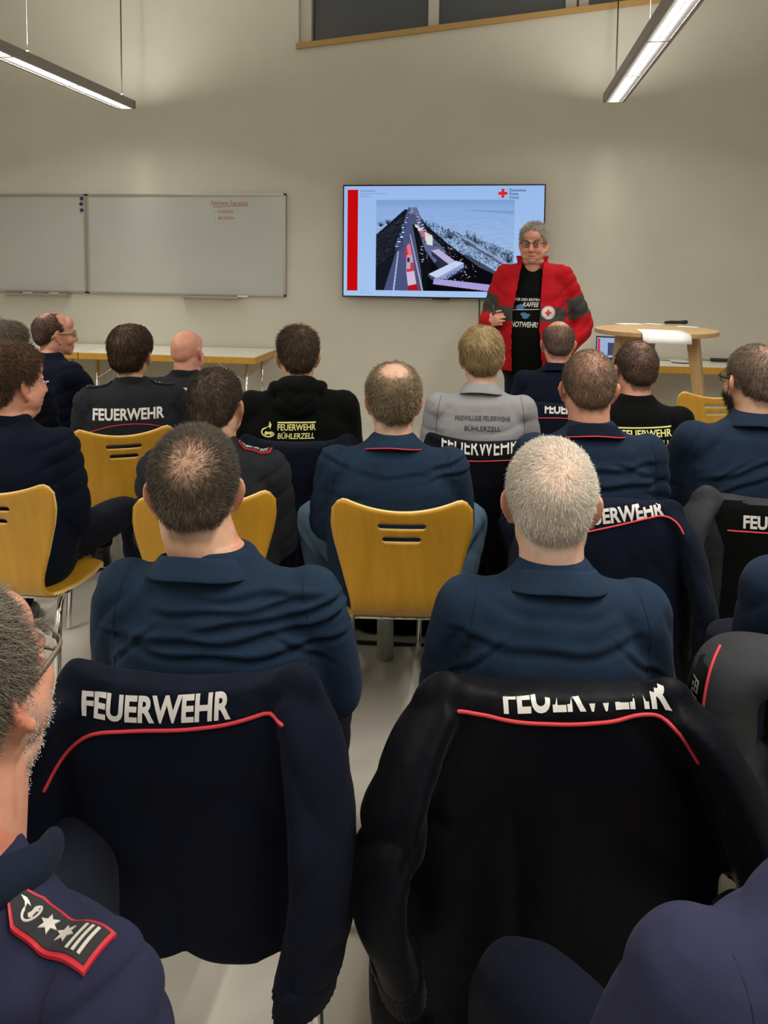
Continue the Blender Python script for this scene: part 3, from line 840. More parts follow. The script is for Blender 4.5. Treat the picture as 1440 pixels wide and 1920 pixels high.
def hand_parts(Wp, d, pn, side, curl=.5, grip=False):
    """Wp wrist, d forward, pn palm normal (fingers curl to it), side vector to the thumb"""
    Wp = np.array(Wp, float); d = np.array(d, float); d /= np.linalg.norm(d); pn = np.array(pn, float); pn -= d*pn.dot(d); pn /= np.linalg.norm(pn)
    s = np.cross(d, pn)*side
    M = np.stack([s, d, pn], 1); P = [ell(Wp+d*.048, (.040, .054, .0155), M, 14, 10), tube([Wp-d*.01, Wp+d*.03], [.026, .028], n=12, ab=(1, .75))]
    for k, (o, L, y0) in enumerate(((.030, .074, .088), (.010, .082, .094), (-.011, .077, .090), (-.029, .062, .080))):
        p = Wp+d*(y0-.012)+s*o; pts = [p]; ang = curl*.5; cd_ = d
        for q, fr in enumerate((.17, .43, .30, .24)):
            dd = d*math.cos(ang)+pn*math.sin(ang)+s*o*1.5; dd /= np.linalg.norm(dd)
            pts.append(pts[-1]+dd*L*fr); ang += curl*(.9 if q else .4)
        P.append(tube(pts, [.0088, .0088, .0083, .0078, .0068], n=10))
    p = Wp+d*.022+s*.026; dd = d*.62+s*.70+pn*.45; dd /= np.linalg.norm(dd); d2 = d*.86+s*.10+pn*.55; d2 /= np.linalg.norm(d2)
    P.append(tube([p, p+dd*.036, p+dd*.036+d2*.030, p+dd*.036+d2*.052], [.0125, .0105, .0095, .0075], n=10))
    return P
def grow(parts_fn, k): return parts_fn(k)

TORSO = [(-.10, .170, .125, .0), (0, .185, .140, .0), (.15, .187, .145, .004), (.35, .180, .138, .006), (.6, .190, .132, .004), (.8, .196, .124, .0), (.93, .184, .106, -.004), (1.02, .158, .092, -.006), (1.10, .124, .076, .0), (1.17, .086, .064, .008), (1.25, .064, .058, .014)]
def torso_parts(p, g):
    rings = []
    hz, sz = p['hz'], p['sz']
    for t, rx, ry, dy in TORSO:
        z = hz+(sz-hz)*t if t <= 1.0 else sz+(t-1.0)*.36
        cy = p['y0']+p['lean']*max(0, t)+dy+p.get('hunch', 0)*max(0, t-.6)**2
        fw = p['wide']*(1 if t > .5 else 1)
        f = p['fat']*max(0, 1-abs(t-.35)/.55)
        gg = g if t < 1.15 else g*.4
        rings.append((0, cy+f*.5*.06, z, rx*fw+gg+f*.05, ry*(1+.0)+gg+f*.06, 2.35 if t < .9 else 2.0))
    return [loft(rings, 40)]
def spine_y(p, z):
    t = (z-p['hz'])/(p['sz']-p['hz']); return p['y0']+p['lean']*max(0, t)+p.get('hunch', 0)*max(0, t-.6)**2
def joints(p):
    J = {}; sw = .178*p['wide']; sy = spine_y(p, p['sz'])
    for s, k in ((-1, 'L'), (1, 'R')):
        S_ = np.array([s*sw, sy, p['sz']+p.get('shl', -.020)]); a = p['arm'+k] if ('arm'+k) in p else p['arms']
        if a == 'lap': E = S_+[s*.030, .05, -.27]; Wr = np.array([s*.10, sy+.30, p['sz']-.33])
        elif a == 'cross': E = S_+[s*.035, .085, -.235]; Wr = np.array([-s*.02, sy+.27, p['sz']-.215+.02*s])
        elif a == 'down': E = S_+[s*.060, -.02, -.29]; Wr = E+[s*.01, .03, -.24]
        elif a == 'fwd': E = S_+[s*.05, .12, -.24]; Wr = np.array([s*.06, sy+.38, p['sz']-.26])
        else: E, Wr = np.array(a[0], float), np.array(a[1], float)
        J[k] = (S_, E, Wr, s)
    return J
def head_matrix(p):
    hy = spine_y(p, p['sz'])+p.get('heady', .045)
    hx = p.get('headx', 0)
    return Matrix.Translation((hx, hy, p['top']-.118*HS-p.get('hairt', .006))) @ Matrix.Rotation(p['hyaw'], 4, 'Z') @ Matrix.Rotation(p.get('hroll', 0), 4, 'Y') @ Matrix.Rotation(p.get('hpitch', 0), 4, 'X') @ Matrix.Scale(HS, 4)

SK = dict(light=(.56, .33, .22), pale=(.60, .37, .27), red=(.60, .29, .20), tan=(.47, .27, .16))
def hairmask(P, h):
    """P in head space; returns coverage 0..1"""
    x, y, z = P[:, 0], P[:, 1], P[:, 2]
    rec = h.get('rec', 0)
    lim = np.interp(z, [-.10, -.035, -.03, .012, .02, .05, .075, .095, .13], [-.02, -.018, .010, .022, .036, .052-rec*.5, .066-rec, .078-rec*1.1, .09-rec*1.1])
    # temple recess
    lim = lim-rec*.6*np.exp(-((np.abs(x)-.045)/.02)**2)*sstep(z, .05, .08)
    wob = .003*np.sin(x*190+h.get('seed', 0))+.002*np.sin(z*260)
    m = sstep(lim-y+wob, -.004, .012)
    nape = h.get('nape', -.078)+.045*sstep(np.abs(x), .030, .062)
    m *= sstep(z+wob*.7, nape-.004, nape+.016)
    # around the ears
    d = np.sqrt(((y+.004)/.030)**2+((z+.018)/.040)**2)
    m *= np.where(np.abs(x) > .050, sstep(d, .80, 1.02), 1)
    if 'bald' in h:
        for (bx, by, bz, r, s) in h['bald']:
            q = np.sqrt((x-bx)**2+(y-by)**2+(z-bz)**2)
            m *= 1-s*(1-sstep(q, r*.55, r*1.25))
    return m
def make_hair(p, h, name='hair'):
    """hair shell plus single strands on the head (head space -> person space)"""
    HM = head_matrix(p)
    me = fuse(head_parts(False, p.get('hfat', 0)), .0065, 3); bv = bvh_of(me)
    C = Vector((0, -.012, .020)); na, nb = 110, 70
    pts = []
    for i in range(nb+1):
        ph = PI*i/nb*.86
        for j in range(na):
            th = 2*PI*j/na
            d = Vector((math.sin(ph)*math.cos(th), math.sin(ph)*math.sin(th), math.cos(ph)))
            hit = bv.ray_cast(C+d*.3, -d, .35)[0]
            pts.append(hit if hit else C+d*.08)
    P = np.array([tuple(q) for q in pts]); N_ = P-np.array(C); N_ /= np.linalg.norm(N_, axis=1)[:, None]
    m = hairmask(P, h)
    th_ = h.get('thick', .006)
    tv = th_*(1+.25*wnoise(P, 60, 5))
    if 'vol' in h: tv = tv*(1+h['vol']*sstep(P[:, 2], .02, .09))
    lock = h.get('lock', 0)
    if lock: tv = tv+lock*ridge(wnoise(P*np.array([1, 1, .35]), 75, 11)*5)*m
    Q = P+N_*(tv*m-.0045*(1-m))[:, None]
    fc = []
    for i in range(nb):
        for j in range(na):
            a, b = i*na+j, i*na+(j+1) % na
            q = (a, b, b+na, a+na)
            if max(m[list(q)]) > .03: fc.append(q)
    base = np.array(h['col']); tip = np.array(h.get('col2', h['col']))
    if h.get('bald') and h.get('fade', True): pass
    r_ = np.random.default_rng(h.get('seed', 1)+100)
    # shell
    A = np.array(HM.to_3x3()); T = np.array(HM.translation)
    skin = np.array(SK[p['skin']])
    mixv = (m**.7)[:, None]*h.get('cover', .9)
    side = sstep(-P[:, 2], -.03, .06)[:, None]*h.get('sidegrey', 0)
    hc = base*(1-side)+np.array(h.get('sidecol', base))*side
    Cs = skin*(1-mixv)*1.0+hc*mixv
    V = [Q]; Fa = list(fc); Cc = [Cs]; nv = len(Q)
    # strands
    n = h.get('n', 5000); L = h.get('len', .010); rad = h.get('rad', .0006)
    prob = m*np.sin(np.repeat(np.linspace(0, PI*.86, nb+1), na)); prob /= prob.sum()
    idx = r_.choice(len(P), n, p=prob)
    root = Q[idx]+r_.normal(size=(n, 3))*.0022
    nn = N_[idx]
    crown = np.array(h.get('crown', (.01, -.055, .10)))
    fl = P[idx]-crown; fl -= nn*(fl*nn).sum(1)[:, None]; fl /= np.linalg.norm(fl, axis=1)[:, None]+1e-6
    sw = np.cross(nn, fl)*h.get('swirl', .3)
    fl = fl+sw+r_.normal(size=(n, 3))*h.get('mess', .25)+np.array([0, 0, -.25*(1-h.get('lift', .5))])
    fl /= np.linalg.norm(fl, axis=1)[:, None]
    lift = h.get('lift', .5)*(1+.3*r_.normal(size=n))[:, None]
    D = nn*lift+fl*(1-np.clip(lift, 0, .9)); D /= np.linalg.norm(D, axis=1)[:, None]
    ll = L*r_.uniform(.6, 1.15, n)[:, None]
    if 'toplen' in h: ll = ll*(1+(h['toplen']-1)*sstep(P[idx][:, 2], .05, .10)[:, None])
    curl = h.get('curl', 0)
    K = 4; pk = []
    for k in range(K):
        t = k/(K-1)
        off = D*ll*t-nn*ll*(t*t)*.35*(1-h.get('lift', .5))
        if curl: off = off+curl*np.sin(t*5+idx[:, None]*.7)*np.cross(nn, D)
        pk.append(root+off)
    pk = np.stack(pk, 1)                       # n,K,3
    tang = D; s1 = np.cross(tang, nn); s1 /= np.linalg.norm(s1, axis=1)[:, None]+1e-9; s2 = np.cross(tang, s1)
    rr = rad*np.array([1, .9, .7, .15])
    VV = []
    for a in (0, 2*PI/3, 4*PI/3):
        VV.append(pk+(s1[:, None, :]*math.cos(a)+s2[:, None, :]*math.sin(a))*rr[None, :, None])
    VV = np.stack(VV, 2).reshape(-1, 3)        # n,K,3ring
    base_i = (np.arange(n)*K*3)[:, None, None]
    q = []
    for k in range(K-1):
        for a in range(3):
            b = (a+1) % 3
            q.append([k*3+a, k*3+b, (k+1)*3+b, (k+1)*3+a])
    q = np.array(q)[None]+base_i+nv
    Fs = q.reshape(-1, 4)
    gm = r_.random(n); c_ = base[None]*(1-gm[:, None])+tip[None]*gm[:, None]
    sd = (sstep(-P[idx][:, 2], -.03, .06)*h.get('sidegrey', 0))
    pick = r_.random(n) < sd
    if 'sidecol' in h: c_[pick] = np.array(h['sidecol'])
    c_ = c_*r_.uniform(.75, 1.25, n)[:, None]
    Vall = np.vstack([Q, VV]); Call = np.vstack([Cs, np.repeat(c_, K*3, 0)])
    Vall = Vall @ A.T+T
    Fl = [tuple(f) for f in fc]+[tuple(f) for f in Fs.tolist()]
    mo = bpy.data.meshes.new(name); mo.from_pydata(Vall.tolist(), [], Fl); mo.update()
    setcol(mo, np.clip(Call, 0, 1)); mo.polygons.foreach_set('use_smooth', [True]*len(mo.polygons))
    return mo
def strands(root, D, L, rad, col, name='beard', colvar=.25, seed=3):
    n = len(root); r_ = np.random.default_rng(seed); K = 3
    D = D+r_.normal(size=D.shape)*.3; D /= np.linalg.norm(D, axis=1)[:, None]
    s1 = np.cross(D, [0.3, .2, .9]); s1 /= np.linalg.norm(s1, axis=1)[:, None]; s2 = np.cross(D, s1)
    pk = np.stack([root+D*L*t for t in (0, .5, 1)], 1); rr = rad*np.array([1, .8, .15])
    VV = np.stack([pk+(s1[:, None]*math.cos(a)+s2[:, None]*math.sin(a))*rr[None, :, None] for a in (0, 2.09, 4.19)], 2).reshape(-1, 3)
    q = np.array([[k*3+a, k*3+(a+1) % 3, (k+1)*3+(a+1) % 3, (k+1)*3+a] for k in range(K-1) for a in range(3)])
    Fs = (q[None]+(np.arange(n)*K*3)[:, None, None]).reshape(-1, 4)
    me = bpy.data.meshes.new(name); me.from_pydata(VV.tolist(), [], Fs.tolist()); me.update()
    c = np.array(col)[None]*r_.uniform(1-colvar, 1+colvar, n)[:, None]
    setcol(me, np.clip(np.repeat(c, K*3, 0), 0, 1)); return me

def glasses(p, col, col2=None, rim=.0016, round_=False):
    HM = head_matrix(p); mb = MB()
    pr = 2 if round_ else 3.2
    for s in (-1, 1):
        th = np.linspace(0, 2*PI, 26, endpoint=True); c, q = np.cos(th), np.sin(th)
        P = np.stack([s*.031+.0245*np.sign(c)*np.abs(c)**(2/pr), .100-.004*np.abs(c), .004+.018*np.sign(q)*np.abs(q)**(2/pr)], 1)
        mb.add(tube(P, rim, n=6, cap=False))
    mb.add(ctube([(-.008, .103, .008), (0, .106, .010), (.008, .103, .008)], rim, n=6))
    v, f = mb.np(); fr = MB().add(xf((v, f), HM)).mesh()
    tm = []
    for s in (-1, 1):
        t = ctube([(s*.056, .098, .010), (s*.069, .085, .010), (s*.078, .04, .008), (s*.079, .004, .010), (s*.078, -.014, .0), (s*.077, -.026, -.016)], rim*1.35, n=6, sub=4, ab=(.8, 1.9))
        tm.append(MB().add(xf(t, HM)).mesh())
    lens = []
    for s in (-1, 1):
        th = np.linspace(0, 2*PI, 24, endpoint=False); c, q = np.cos(th), np.sin(th)
        P = np.stack([s*.031+.024*np.sign(c)*np.abs(c)**(2/pr), .0995-.004*np.abs(c), .004+.0175*np.sign(q)*np.abs(q)**(2/pr)], 1)
        lens.append(MB().add(xf((np.vstack([P, P+[0, .0012, 0]]), [tuple(range(24)), tuple(range(47, 23, -1))]+[(i, i+24, (i+1) % 24+24, (i+1) % 24) for i in range(24)]), HM)).mesh())
    return fr, tm, lens

def collar_band(p, h0, r, fold=False, back=.0, open_=.5, thick=.004, drop=.03):
    """collar around the neck, higher at the back"""
    sy = spine_y(p, p['sz'])+.010; z0 = p['sz']+.054; V = []; Fc = []
    n = 48; prof = [(0, -.012), (0, h0*.5), (.001, h0)]
    if fold: prof += [(.005, h0+.004), (.011, h0-.003), (.022, h0-drop*.5), (.036, h0-drop)]
    m = len(prof)
    for i in range(n):
        a = -PI/2+(i/(n-1)-.5)*2*(PI-open_*.5)     # centred at the back
        bk = .5-.5*math.sin(a)
        for (dr, dz) in prof:
            rr = r+dr+.003*math.sin(a*5)*(dr > .01)
            V.append((p.get('headx', 0)*.5+(rr)*math.cos(a), sy+(rr*1.02)*math.sin(a), z0-.035+.040*bk+dz-(.012*(1-bk) if fold else 0)+.0015*math.sin(a*3+1)))
    for i in range(n-1):
        for j in range(m-1): q = i*m+j; Fc.append((q, q+m, q+m+1, q+1))
    me = bpy.data.meshes.new('c'); me.from_pydata(V, [], Fc); me.update()
    me = evaluated(me, [('SOLIDIFY', dict(thickness=thick, offset=0)), ('SUBSURF', dict(levels=1, render_levels=1))])
    edge = [V[i*m+m-1] for i in range(n)]
    return me, edge

def shirt_wrinkle(me, p, kind):
    v = coords(me); N = normals(me); hz, sz = p['hz'], p['sz']; sd = p.get('seed', 1)
    t = (v[:, 2]-hz)/(sz-hz)
    arm = np.abs(v[:, 0]) > .20*p['wide']
    w1 = wnoise(v, 5, sd); w2 = wnoise(v, 9, sd+1)
    if kind == 'polo':
        q = v*np.array([.45, 1, 1.0]); wa = wnoise(q, 7, sd+5)
        hor = ridge(v[:, 2]*44+wa*4.2+v[:, 0]*6*math.sin(sd*1.7))*sstep(p.get('foldtop', 1.02)-t, 0, .25)*sstep(wa*.5+w2*.6, -.10, .55)
        diag = ridge((v[:, 2]*.5+np.abs(v[:, 0])*.95)*46+w2*2.0)*sstep(t, .35, .7)*sstep(np.abs(v[:, 0]), .09, .17)*sstep(w1, -.5, .5)*sstep(1.12-t, 0, .15)
        d = -.0085*hor*p.get('fold', 1)-.008*diag+.004*w1
    elif kind == 'jacket':
        hor = ridge(v[:, 2]*30+w1*3.6+v[:, 0]*7*math.sin(sd*1.3))*sstep(w2, -.3, .5)
        d = -.009*hor*sstep(.95-t, -.1, .4)-.007*ridge((v[:, 2]-np.abs(v[:, 0])*.8)*36+w1*3)*sstep(np.abs(v[:, 0]), .10, .2)+.004*w2
    else:
        d = -.009*ridge((v[:, 2]*.8+v[:, 0]*.5)*28+w1*3)*(.5+.5*w2)+.004*w1
    for (z0, xa, xb, slope, cv, dp, wd) in p.get('folds', ()):
        q = v[:, 2]-z0-slope*v[:, 0]-cv*v[:, 0]**2-.004*np.sin(v[:, 0]*38+z0*90)
        win = sstep(v[:, 0], xa-.03, xa+.04)*sstep(xb+.03-v[:, 0], 0, .07)*(N[:, 1] < .1)
        d = d+win*(-dp*np.exp(-(q/wd)**2)+.75*dp*np.exp(-((q-1.9*wd)/(1.2*wd))**2))
    setco(me, v+N*d[:, None])

def sleeve_parts(p, g, full):
    J = joints(p); P = []; bi = p.get('bulk', 1)
    for k in 'LR':
        S_, E, Wr, s = J[k]
        P.append(ell(S_+[-s*.012, 0, -.010], (.064*bi+g, .068+g, .064+g)))
        P.append(ell(S_+[-s*.070, -.008, .010], (.095, .062+g, .050+g)))
        if full:
            P.append(ctube([S_, S_+(E-S_)*.5+[s*.004, 0, 0], E, E+(Wr-E)*.5, Wr-(Wr-E)*.04], [.060*bi+g, .056*bi+g, .049*bi+g, .045*bi+g, .036+g], sub=4, n=18))
        else:
            f = p.get('sleeve', .80)
            P.append(ctube([S_, S_+(E-S_)*.5+[s*.006, 0, 0], S_+(E-S_)*f], [.061*bi+g, .062*bi+g, .062*bi+g], sub=4, n=18, cap=True))
    return P
def body_parts(p):
    HM = head_matrix(p); P = [xf(q, HM) for q in head_parts(True, p.get('hfat', 0))]
    nb = np.array([0, spine_y(p, p['sz'])+.008, p['sz']-.02]); hd = np.array(HM @ Vector((0, -.020, -.052)))
    nr = p.get('neck', .056)
    P.append(tube([nb, nb*.5+hd*.5, hd], [nr+.008, nr, nr-.001], n=20))
    P.append(tube([nb+[0, .0, 0], np.array(HM @ Vector((0, .010, -.075)))], [nr, nr-.010], n=20))
    P += torso_parts(dict(p, wide=p['wide']*.86), -.022)
    J = joints(p)
    for k in 'LR':
        S_, E, Wr, s = J[k]
        P.append(ctube([S_-[s*.03, 0, 0], S_+(E-S_)*.5, E, E+(Wr-E)*.35, Wr], [.048, .043, .036, .037, .025], sub=4, n=14))
        d = (Wr-E)/np.linalg.norm(Wr-E)
        if ('hand'+k) in p: hd_, pn, cu = p['hand'+k]; P += hand_parts(Wr, hd_, pn, s, cu)
        else:
            P += hand_parts(Wr, d+np.array([0, .2, -.05]), (0, 0, -1) if p['arms'] in ('lap', 'fwd') else (0, -.7, -.7), -s, .35)
    for k, (H_, Kn, An) in legs(p).items():
        P.append(ctube([H_, (H_+Kn)/2, Kn, (Kn+An)/2, An], [.072, .062, .050, .045, .034], sub=3, n=14))
        lr = p.get('legyaw', 0); P.append(ell(An+np.array([-math.sin(lr)*.045, math.cos(lr)*.045, -.045]), (.028, .055, .022), np.array(Matrix.Rotation(lr, 3, 'Z'))))
    return P
def legs(p):
    if p.get('stand'):
        return {k: (np.array([s*.085, .0, p['hz']]), np.array([s*.10, .015, .50]), np.array([s*.11, -.01, .09])) for s, k in ((-1, 'L'), (1, 'R'))}
    y0 = p['y0']; kw = p.get('knee', .17); ky = p.get('kneey', .50); fy = p.get('footy', .42); kz = p.get('kneez', .53)
    ly = p.get('legyaw', 0); RL = np.array(Matrix.Rotation(ly, 3, 'Z'))
    return {k: tuple(RL @ q for q in t) for k, t in {k: (np.array([s*.085, y0+.02, .545]), np.array([s*kw, y0+ky, kz]), np.array([s*p.get('foot', kw), y0+fy, .10])) for s, k in ((-1, 'L'), (1, 'R'))}.items()}
def trouser_parts(p):
    P = []
    for k, (H_, Kn, An) in legs(p).items():
        P.append(ctube([H_, (H_+Kn)/2, Kn, (Kn+An)/2, An+(Kn-An)*.05], [.093, .082, .066, .058, .054], sub=4, n=18))
    if p.get('stand'): P.append(loft([(0, 0, p['hz']-.13, .15, .11, 2.2), (0, 0, p['hz']-.06, .19*p['wide'], .13, 2.3), (0, 0, p['hz']+.06, .18*p['wide'], .13, 2.3), (0, 0, p['hz']+.10, .17*p['wide'], .12, 2.3)], 30))
    else: P.append(loft([(0, p['y0'], .462, .17, .12, 2.3), (0, p['y0'], .53, .19, .135, 2.3), (0, p['y0'], .62, .182, .135, 2.3)], 30))
    return P
def shoe_mesh(s):
    return evaluated(MB().add(loft([(0, .05, 0, .044, .135, 2.6), (0, .05, .022, .047, .138, 2.6), (0, .052, .024, .043, .132, 2.6), (0, .045, .052, .041, .120, 2.4), (0, .012, .078, .036, .078, 2.2), (0, -.03, .098, .034, .046, 2), (0, -.032, .115, .034, .044, 2)], 28)).mesh(), [('SUBSURF', dict(levels=1, render_levels=1))])
SHOE = {}
def person(p):
    """p['loc'] = chair seat centre on the floor, facing local +y"""
    p.setdefault('y0', .010+.03*max(0, p.get('fat', .4)-.4)); p.setdefault('lean', -.03); p.setdefault('hz', .50); p.setdefault('wide', 1.0); p.setdefault('fat', .4)
    p.setdefault('arms', 'lap'); p.setdefault('hyaw', 0.0); p.setdefault('skin', 'light')
    p.setdefault('sz', p['top']-.318); vx_ = p.get('voxel', .006)
    me = fuse(body_parts(p), vx_, 2)
    # face modelling in head space
    HM = head_matrix(p); inv = np.array(HM.inverted().to_3x3()); iT = np.array(HM.inverted().translation)
    v = coords(me); hl = v @ inv.T+iT
    dv = np.zeros(len(v)); 
    for s in (-1, 1):
        q = (hl-np.array([s*.031, .092, .004]))/np.array([.017, .02, .012]); dv += -.011*np.exp(-(q**2).sum(1))
        q = (hl-np.array([s*.030, .088, -.060]))/np.array([.008, .02, .014]); dv += -.002*np.exp(-(q**2).sum(1))
    q = (hl-np.array([0, .100, -.0685]))/np.array([.027, .012, .0030]); dv += -.006*np.exp(-(q**2).sum(1))
    off = np.zeros_like(hl); off[:, 1] = dv
    A = np.array(HM.to_3x3()); v = v+off @ A.T; setco(me, v)
    # own colours of the skin: stubble under the hair, lips, reddish ears and cheeks; plus painted shade between the lips
    base = np.array(SK[p['skin']]); C_ = np.tile(base, (len(v), 1)); hh = p.get('hair')
    near = (np.abs(hl) < .16).all(1)
    def blend(m, c): 
        m = np.clip(m, 0, 1)[:, None]; C_[:] = C_*(1-m)+np.array(c)*m
    red = base*np.array([1.06, .78, .74])
    ear = near & (np.abs(hl[:, 0]) > .074) & (hl[:, 2] < .03); blend(ear*.75, red)
    for s in (-1, 1): blend(.45*np.exp(-(((hl-np.array([s*.038, .08, -.03]))/.022)**2).sum(1)), red)
    blend(.5*np.exp(-(((hl-np.array([0, .115, -.032]))/.014)**2).sum(1)), red)
    blend(.55*np.exp(-(((hl-np.array([0, .10, -.067]))/np.array([.022, .014, .009]))**2).sum(1)), base*np.array([.85, .45, .42]))
    blend(.85*np.exp(-(((hl-np.array([0, .095, -.0685]))/np.array([.022, .016, .0032]))**2).sum(1)), base*.12)  # shade of the mouth gap, painted as a dark line between the lips
    if hh:
        m = hairmask(hl, hh)*near*(np.abs(hl[:, 0]) < .076); blend(m*hh.get('scalp', .5), np.array(hh['col'])*1.0)
    if p.get('beard'):
        bc, amt, _ = p['beard']
        m = sstep(-hl[:, 2], .030, .052)*sstep(hl[:, 1], .000, .025)*near*sstep(hl[:, 2], -.135, -.110)
        m = np.maximum(m, near*sstep(-hl[:, 2], -.01, .02)*sstep(hl[:, 1], .012, .022)*sstep(.042-hl[:, 1], 0, .01))
        lips = np.exp(-(((hl-np.array([0, .10, -.067]))/np.array([.024, .02, .010]))**2).sum(1)); blend(m*(1-lips)*amt, bc)
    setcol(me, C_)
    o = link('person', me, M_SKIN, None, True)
    o.location = p['loc']; o.rotation_euler = (0, 0, p['yaw'])
    tag(o, p['label'], 'person')
    if hh: link('hair', make_hair(p, hh), M_HAIR, o, True)
    if p.get('beard') and p['beard'][2]:
        bc, amt, n = p['beard']; N = normals(me)
        m = sstep(-hl[:, 2], .034, .05)*sstep(hl[:, 1], .000, .025)*near*sstep(hl[:, 2], -.13, -.115)
        m = np.maximum(m, near*sstep(-hl[:, 2], -.01, .02)*sstep(hl[:, 1], .012, .022)*sstep(.042-hl[:, 1], 0, .01))
        m *= 1-np.exp(-(((hl-np.array([0, .10, -.067]))/np.array([.026, .02, .012]))**2).sum(1))
        if m.sum() > 0:
            ix = rng.choice(len(v), n, p=m/m.sum())
            link('beard', strands(coords(me)[ix]+rng.normal(size=(n, 3))*.002, N[ix]*.6+np.array([0, 0, -.6]), p.get('beardlen', .006), .0005, bc), M_HAIR, o)
    if p.get('eyes'):
        for s in (-1, 1):
            ev = MB().add(xf(ell((s*.031, .0815, .004), (.0125, .0125, .0125)), HM)).mesh()
            eo = link('eye', ev, mat('eye_white', (.62, .58, .54), .25), o, True)
            iv = MB().add(xf(ell((s*.031-.001, .0918, .003), (.0052, .0026, .0052)), HM)).mesh(); link('iris', iv, mat('iris', (.03, .03, .035), .2), eo, True)
            lid = MB().add(xf(ell((s*.031, .0825, .0082), (.0145, .0135, .0095)), HM)).mesh(); setcol(lid, np.tile(base*.9, (len(lid.vertices), 1))); link('eyelid', lid, M_SKIN, eo, True)
            rt_ = np.array([(s*(.014+.036*t), .098-.012*t*t, .021+.006*math.sin(t*2.6)) for t in np.linspace(0, 1, 160)])+rng.normal(size=(160, 3))*.0016
            bm_ = strands(rt_ @ A.T+np.array(HM.translation), np.tile(np.array([s*.7, .3, .1]), (160, 1)) @ A.T, .009, .0007, (.20, .17, .14)); link('eyebrow', bm_, M_HAIR, o)
    # clothes
    cl = p['cloth']; k = cl['kind']; M = cl['mat']; full = k in ('jacket', 'hoodie', 'sweater')
    g = {'polo': .004, 'tee': .004, 'jacket': .012, 'hoodie': .014, 'sweater': .010}[k]
    nm = {'polo': 'polo_shirt', 'tee': 'tee_shirt', 'jacket': 'jacket', 'hoodie': 'hooded_sweatshirt', 'sweater': 'sweater'}[k]
    top = fuse(torso_parts(p, g)+sleeve_parts(p, g, full)+cl.get('extra', []), cl.get('voxel', max(.007, vx_+.001)), 7)
    shirt_wrinkle(top, p, {'polo': 'polo', 'tee': 'polo', 'jacket': 'jacket'}.get(k, 'sweat'))
    so = link(nm, top, M, o, True)
    bv = bvh_of(top)
    p['_bvh'] = bv; p['_top'] = so
    if k == 'polo' or k == 'jacket':
        fold = k == 'polo'
        cm, edge = collar_band(p, .030 if fold else .040, p.get('neck', .056)+.010 if fold else p.get('neck', .056)+.014, fold, drop=cl.get('drop', .034))
        link('collar', cm, cl.get('colmat', M), so, True)
        if cl.get('tip'):
            link('collar_piping', MB().add(tube(np.array(edge)+[0, 0, .001], .0022, n=6)).mesh(), M_RED, so, True)
    if k == 'hoodie':
        sy = spine_y(p, p['sz'])
        hd = fuse([ctube([(-.105, sy+.02, p['sz']+.050), (-.085, sy-.06, p['sz']+.065), (0, sy-.098, p['sz']+.070), (.085, sy-.06, p['sz']+.065), (.105, sy+.02, p['sz']+.050)], [.030, .038, .042, .038, .030], sub=5, n=16),
                   ell((0, sy-.105, p['sz']+.005), (.100, .045, .068)), ell((0, sy-.06, p['sz']+.10), (.085, .055, .022))], .007, 6)
        vv = coords(hd); nn_ = normals(hd); vv += nn_*(-.005*ridge(vv[:, 2]*40+np.abs(vv[:, 0])*-30+wnoise(vv, 8, 4)*2))[:, None]; setco(hd, vv); link('hood', hd, M, so, True)
    if p.get('glasses'):
        fr, tm, ln = glasses(p, None, round_=p['glasses'].get('round', False), rim=p['glasses'].get('rim', .0016))
        go = link('glasses', fr, p['glasses']['mat'], o, True)
        for t_ in tm: link('temple_arm', t_, p['glasses'].get('tmat', p['glasses']['mat']), go, True)
        for t_ in ln: link('lens', t_, M_LENS, go)
    tm_ = fuse(trouser_parts(p), .011, 5); vv = coords(tm_); nn_ = normals(tm_)
    w1 = wnoise(vv, 7, 3); setco(tm_, vv+nn_*(-.008*ridge(vv[:, 2]*30+vv[:, 1]*26+w1*3)*(.5+.5*wnoise(vv, 5, 8)))[:, None])
    link('trousers', tm_, p.get('trousers', M_TROUS), o, True)
    sm = p.get('shoes', M_SHOE)
    if sm.name not in SHOE: SHOE[sm.name] = shoe_mesh(1); SHOE[sm.name].materials.append(sm); SHOE[sm.name].polygons.foreach_set('use_smooth', [True]*len(SHOE[sm.name].polygons))
    for kk, (H_, Kn, An) in legs(p).items():
        s_o = link('shoe', SHOE[sm.name], None, o); s_o.location = (An[0], An[1], 0.0); s_o.rotation_euler = (0, 0, (-.2 if kk == 'R' else .2)*(1 if not p.get('legyaw') else 0)+p.get('legyaw', 0))
    return o
BACK = Vector((0, 1, 0))
def back_text(p, s, x, z, width, mt, bold=.02, xs=.8, arc=0.0, tilt=0.0, name='lettering', shear=0, height=None, spacing=1.0):
    me, ext = text_mesh(s, 1.0, bold, xs, shear, spacing); k = width/ext[0]; c = coords(me)*k
    if height: c[:, 1] *= height/(ext[1]*k)
    setco(me, c)
    bend = lambda X, Y: (X*math.cos(tilt)-Y*math.sin(tilt), Y*math.cos(tilt)+X*math.sin(tilt)-arc*X*X)
    me = lay(me, p['_bvh'], (x, -1.0+.6, z), (1, 0, 0), (0, 0, 1), BACK, off=.0022, bend=bend)
    if len(me.polygons): return link(name, me, mt, p['_top'])
def back_line(p, pts, mt=None, r=.0025, name='red_piping'):
    me = lay_line(pts, p['_bvh'], (0, -.4, 0), (1, 0, 0), (0, 0, 1), BACK, r)
    if me: return link(name, me, mt or M_RED, p['_top'], True)
def yoke(p, z, w, drop, r=.0025): 
    pts = [(x, z-drop*abs(x/w)**2.2) for x in np.linspace(-w, w, 25)]; return back_line(p, pts, r=r)

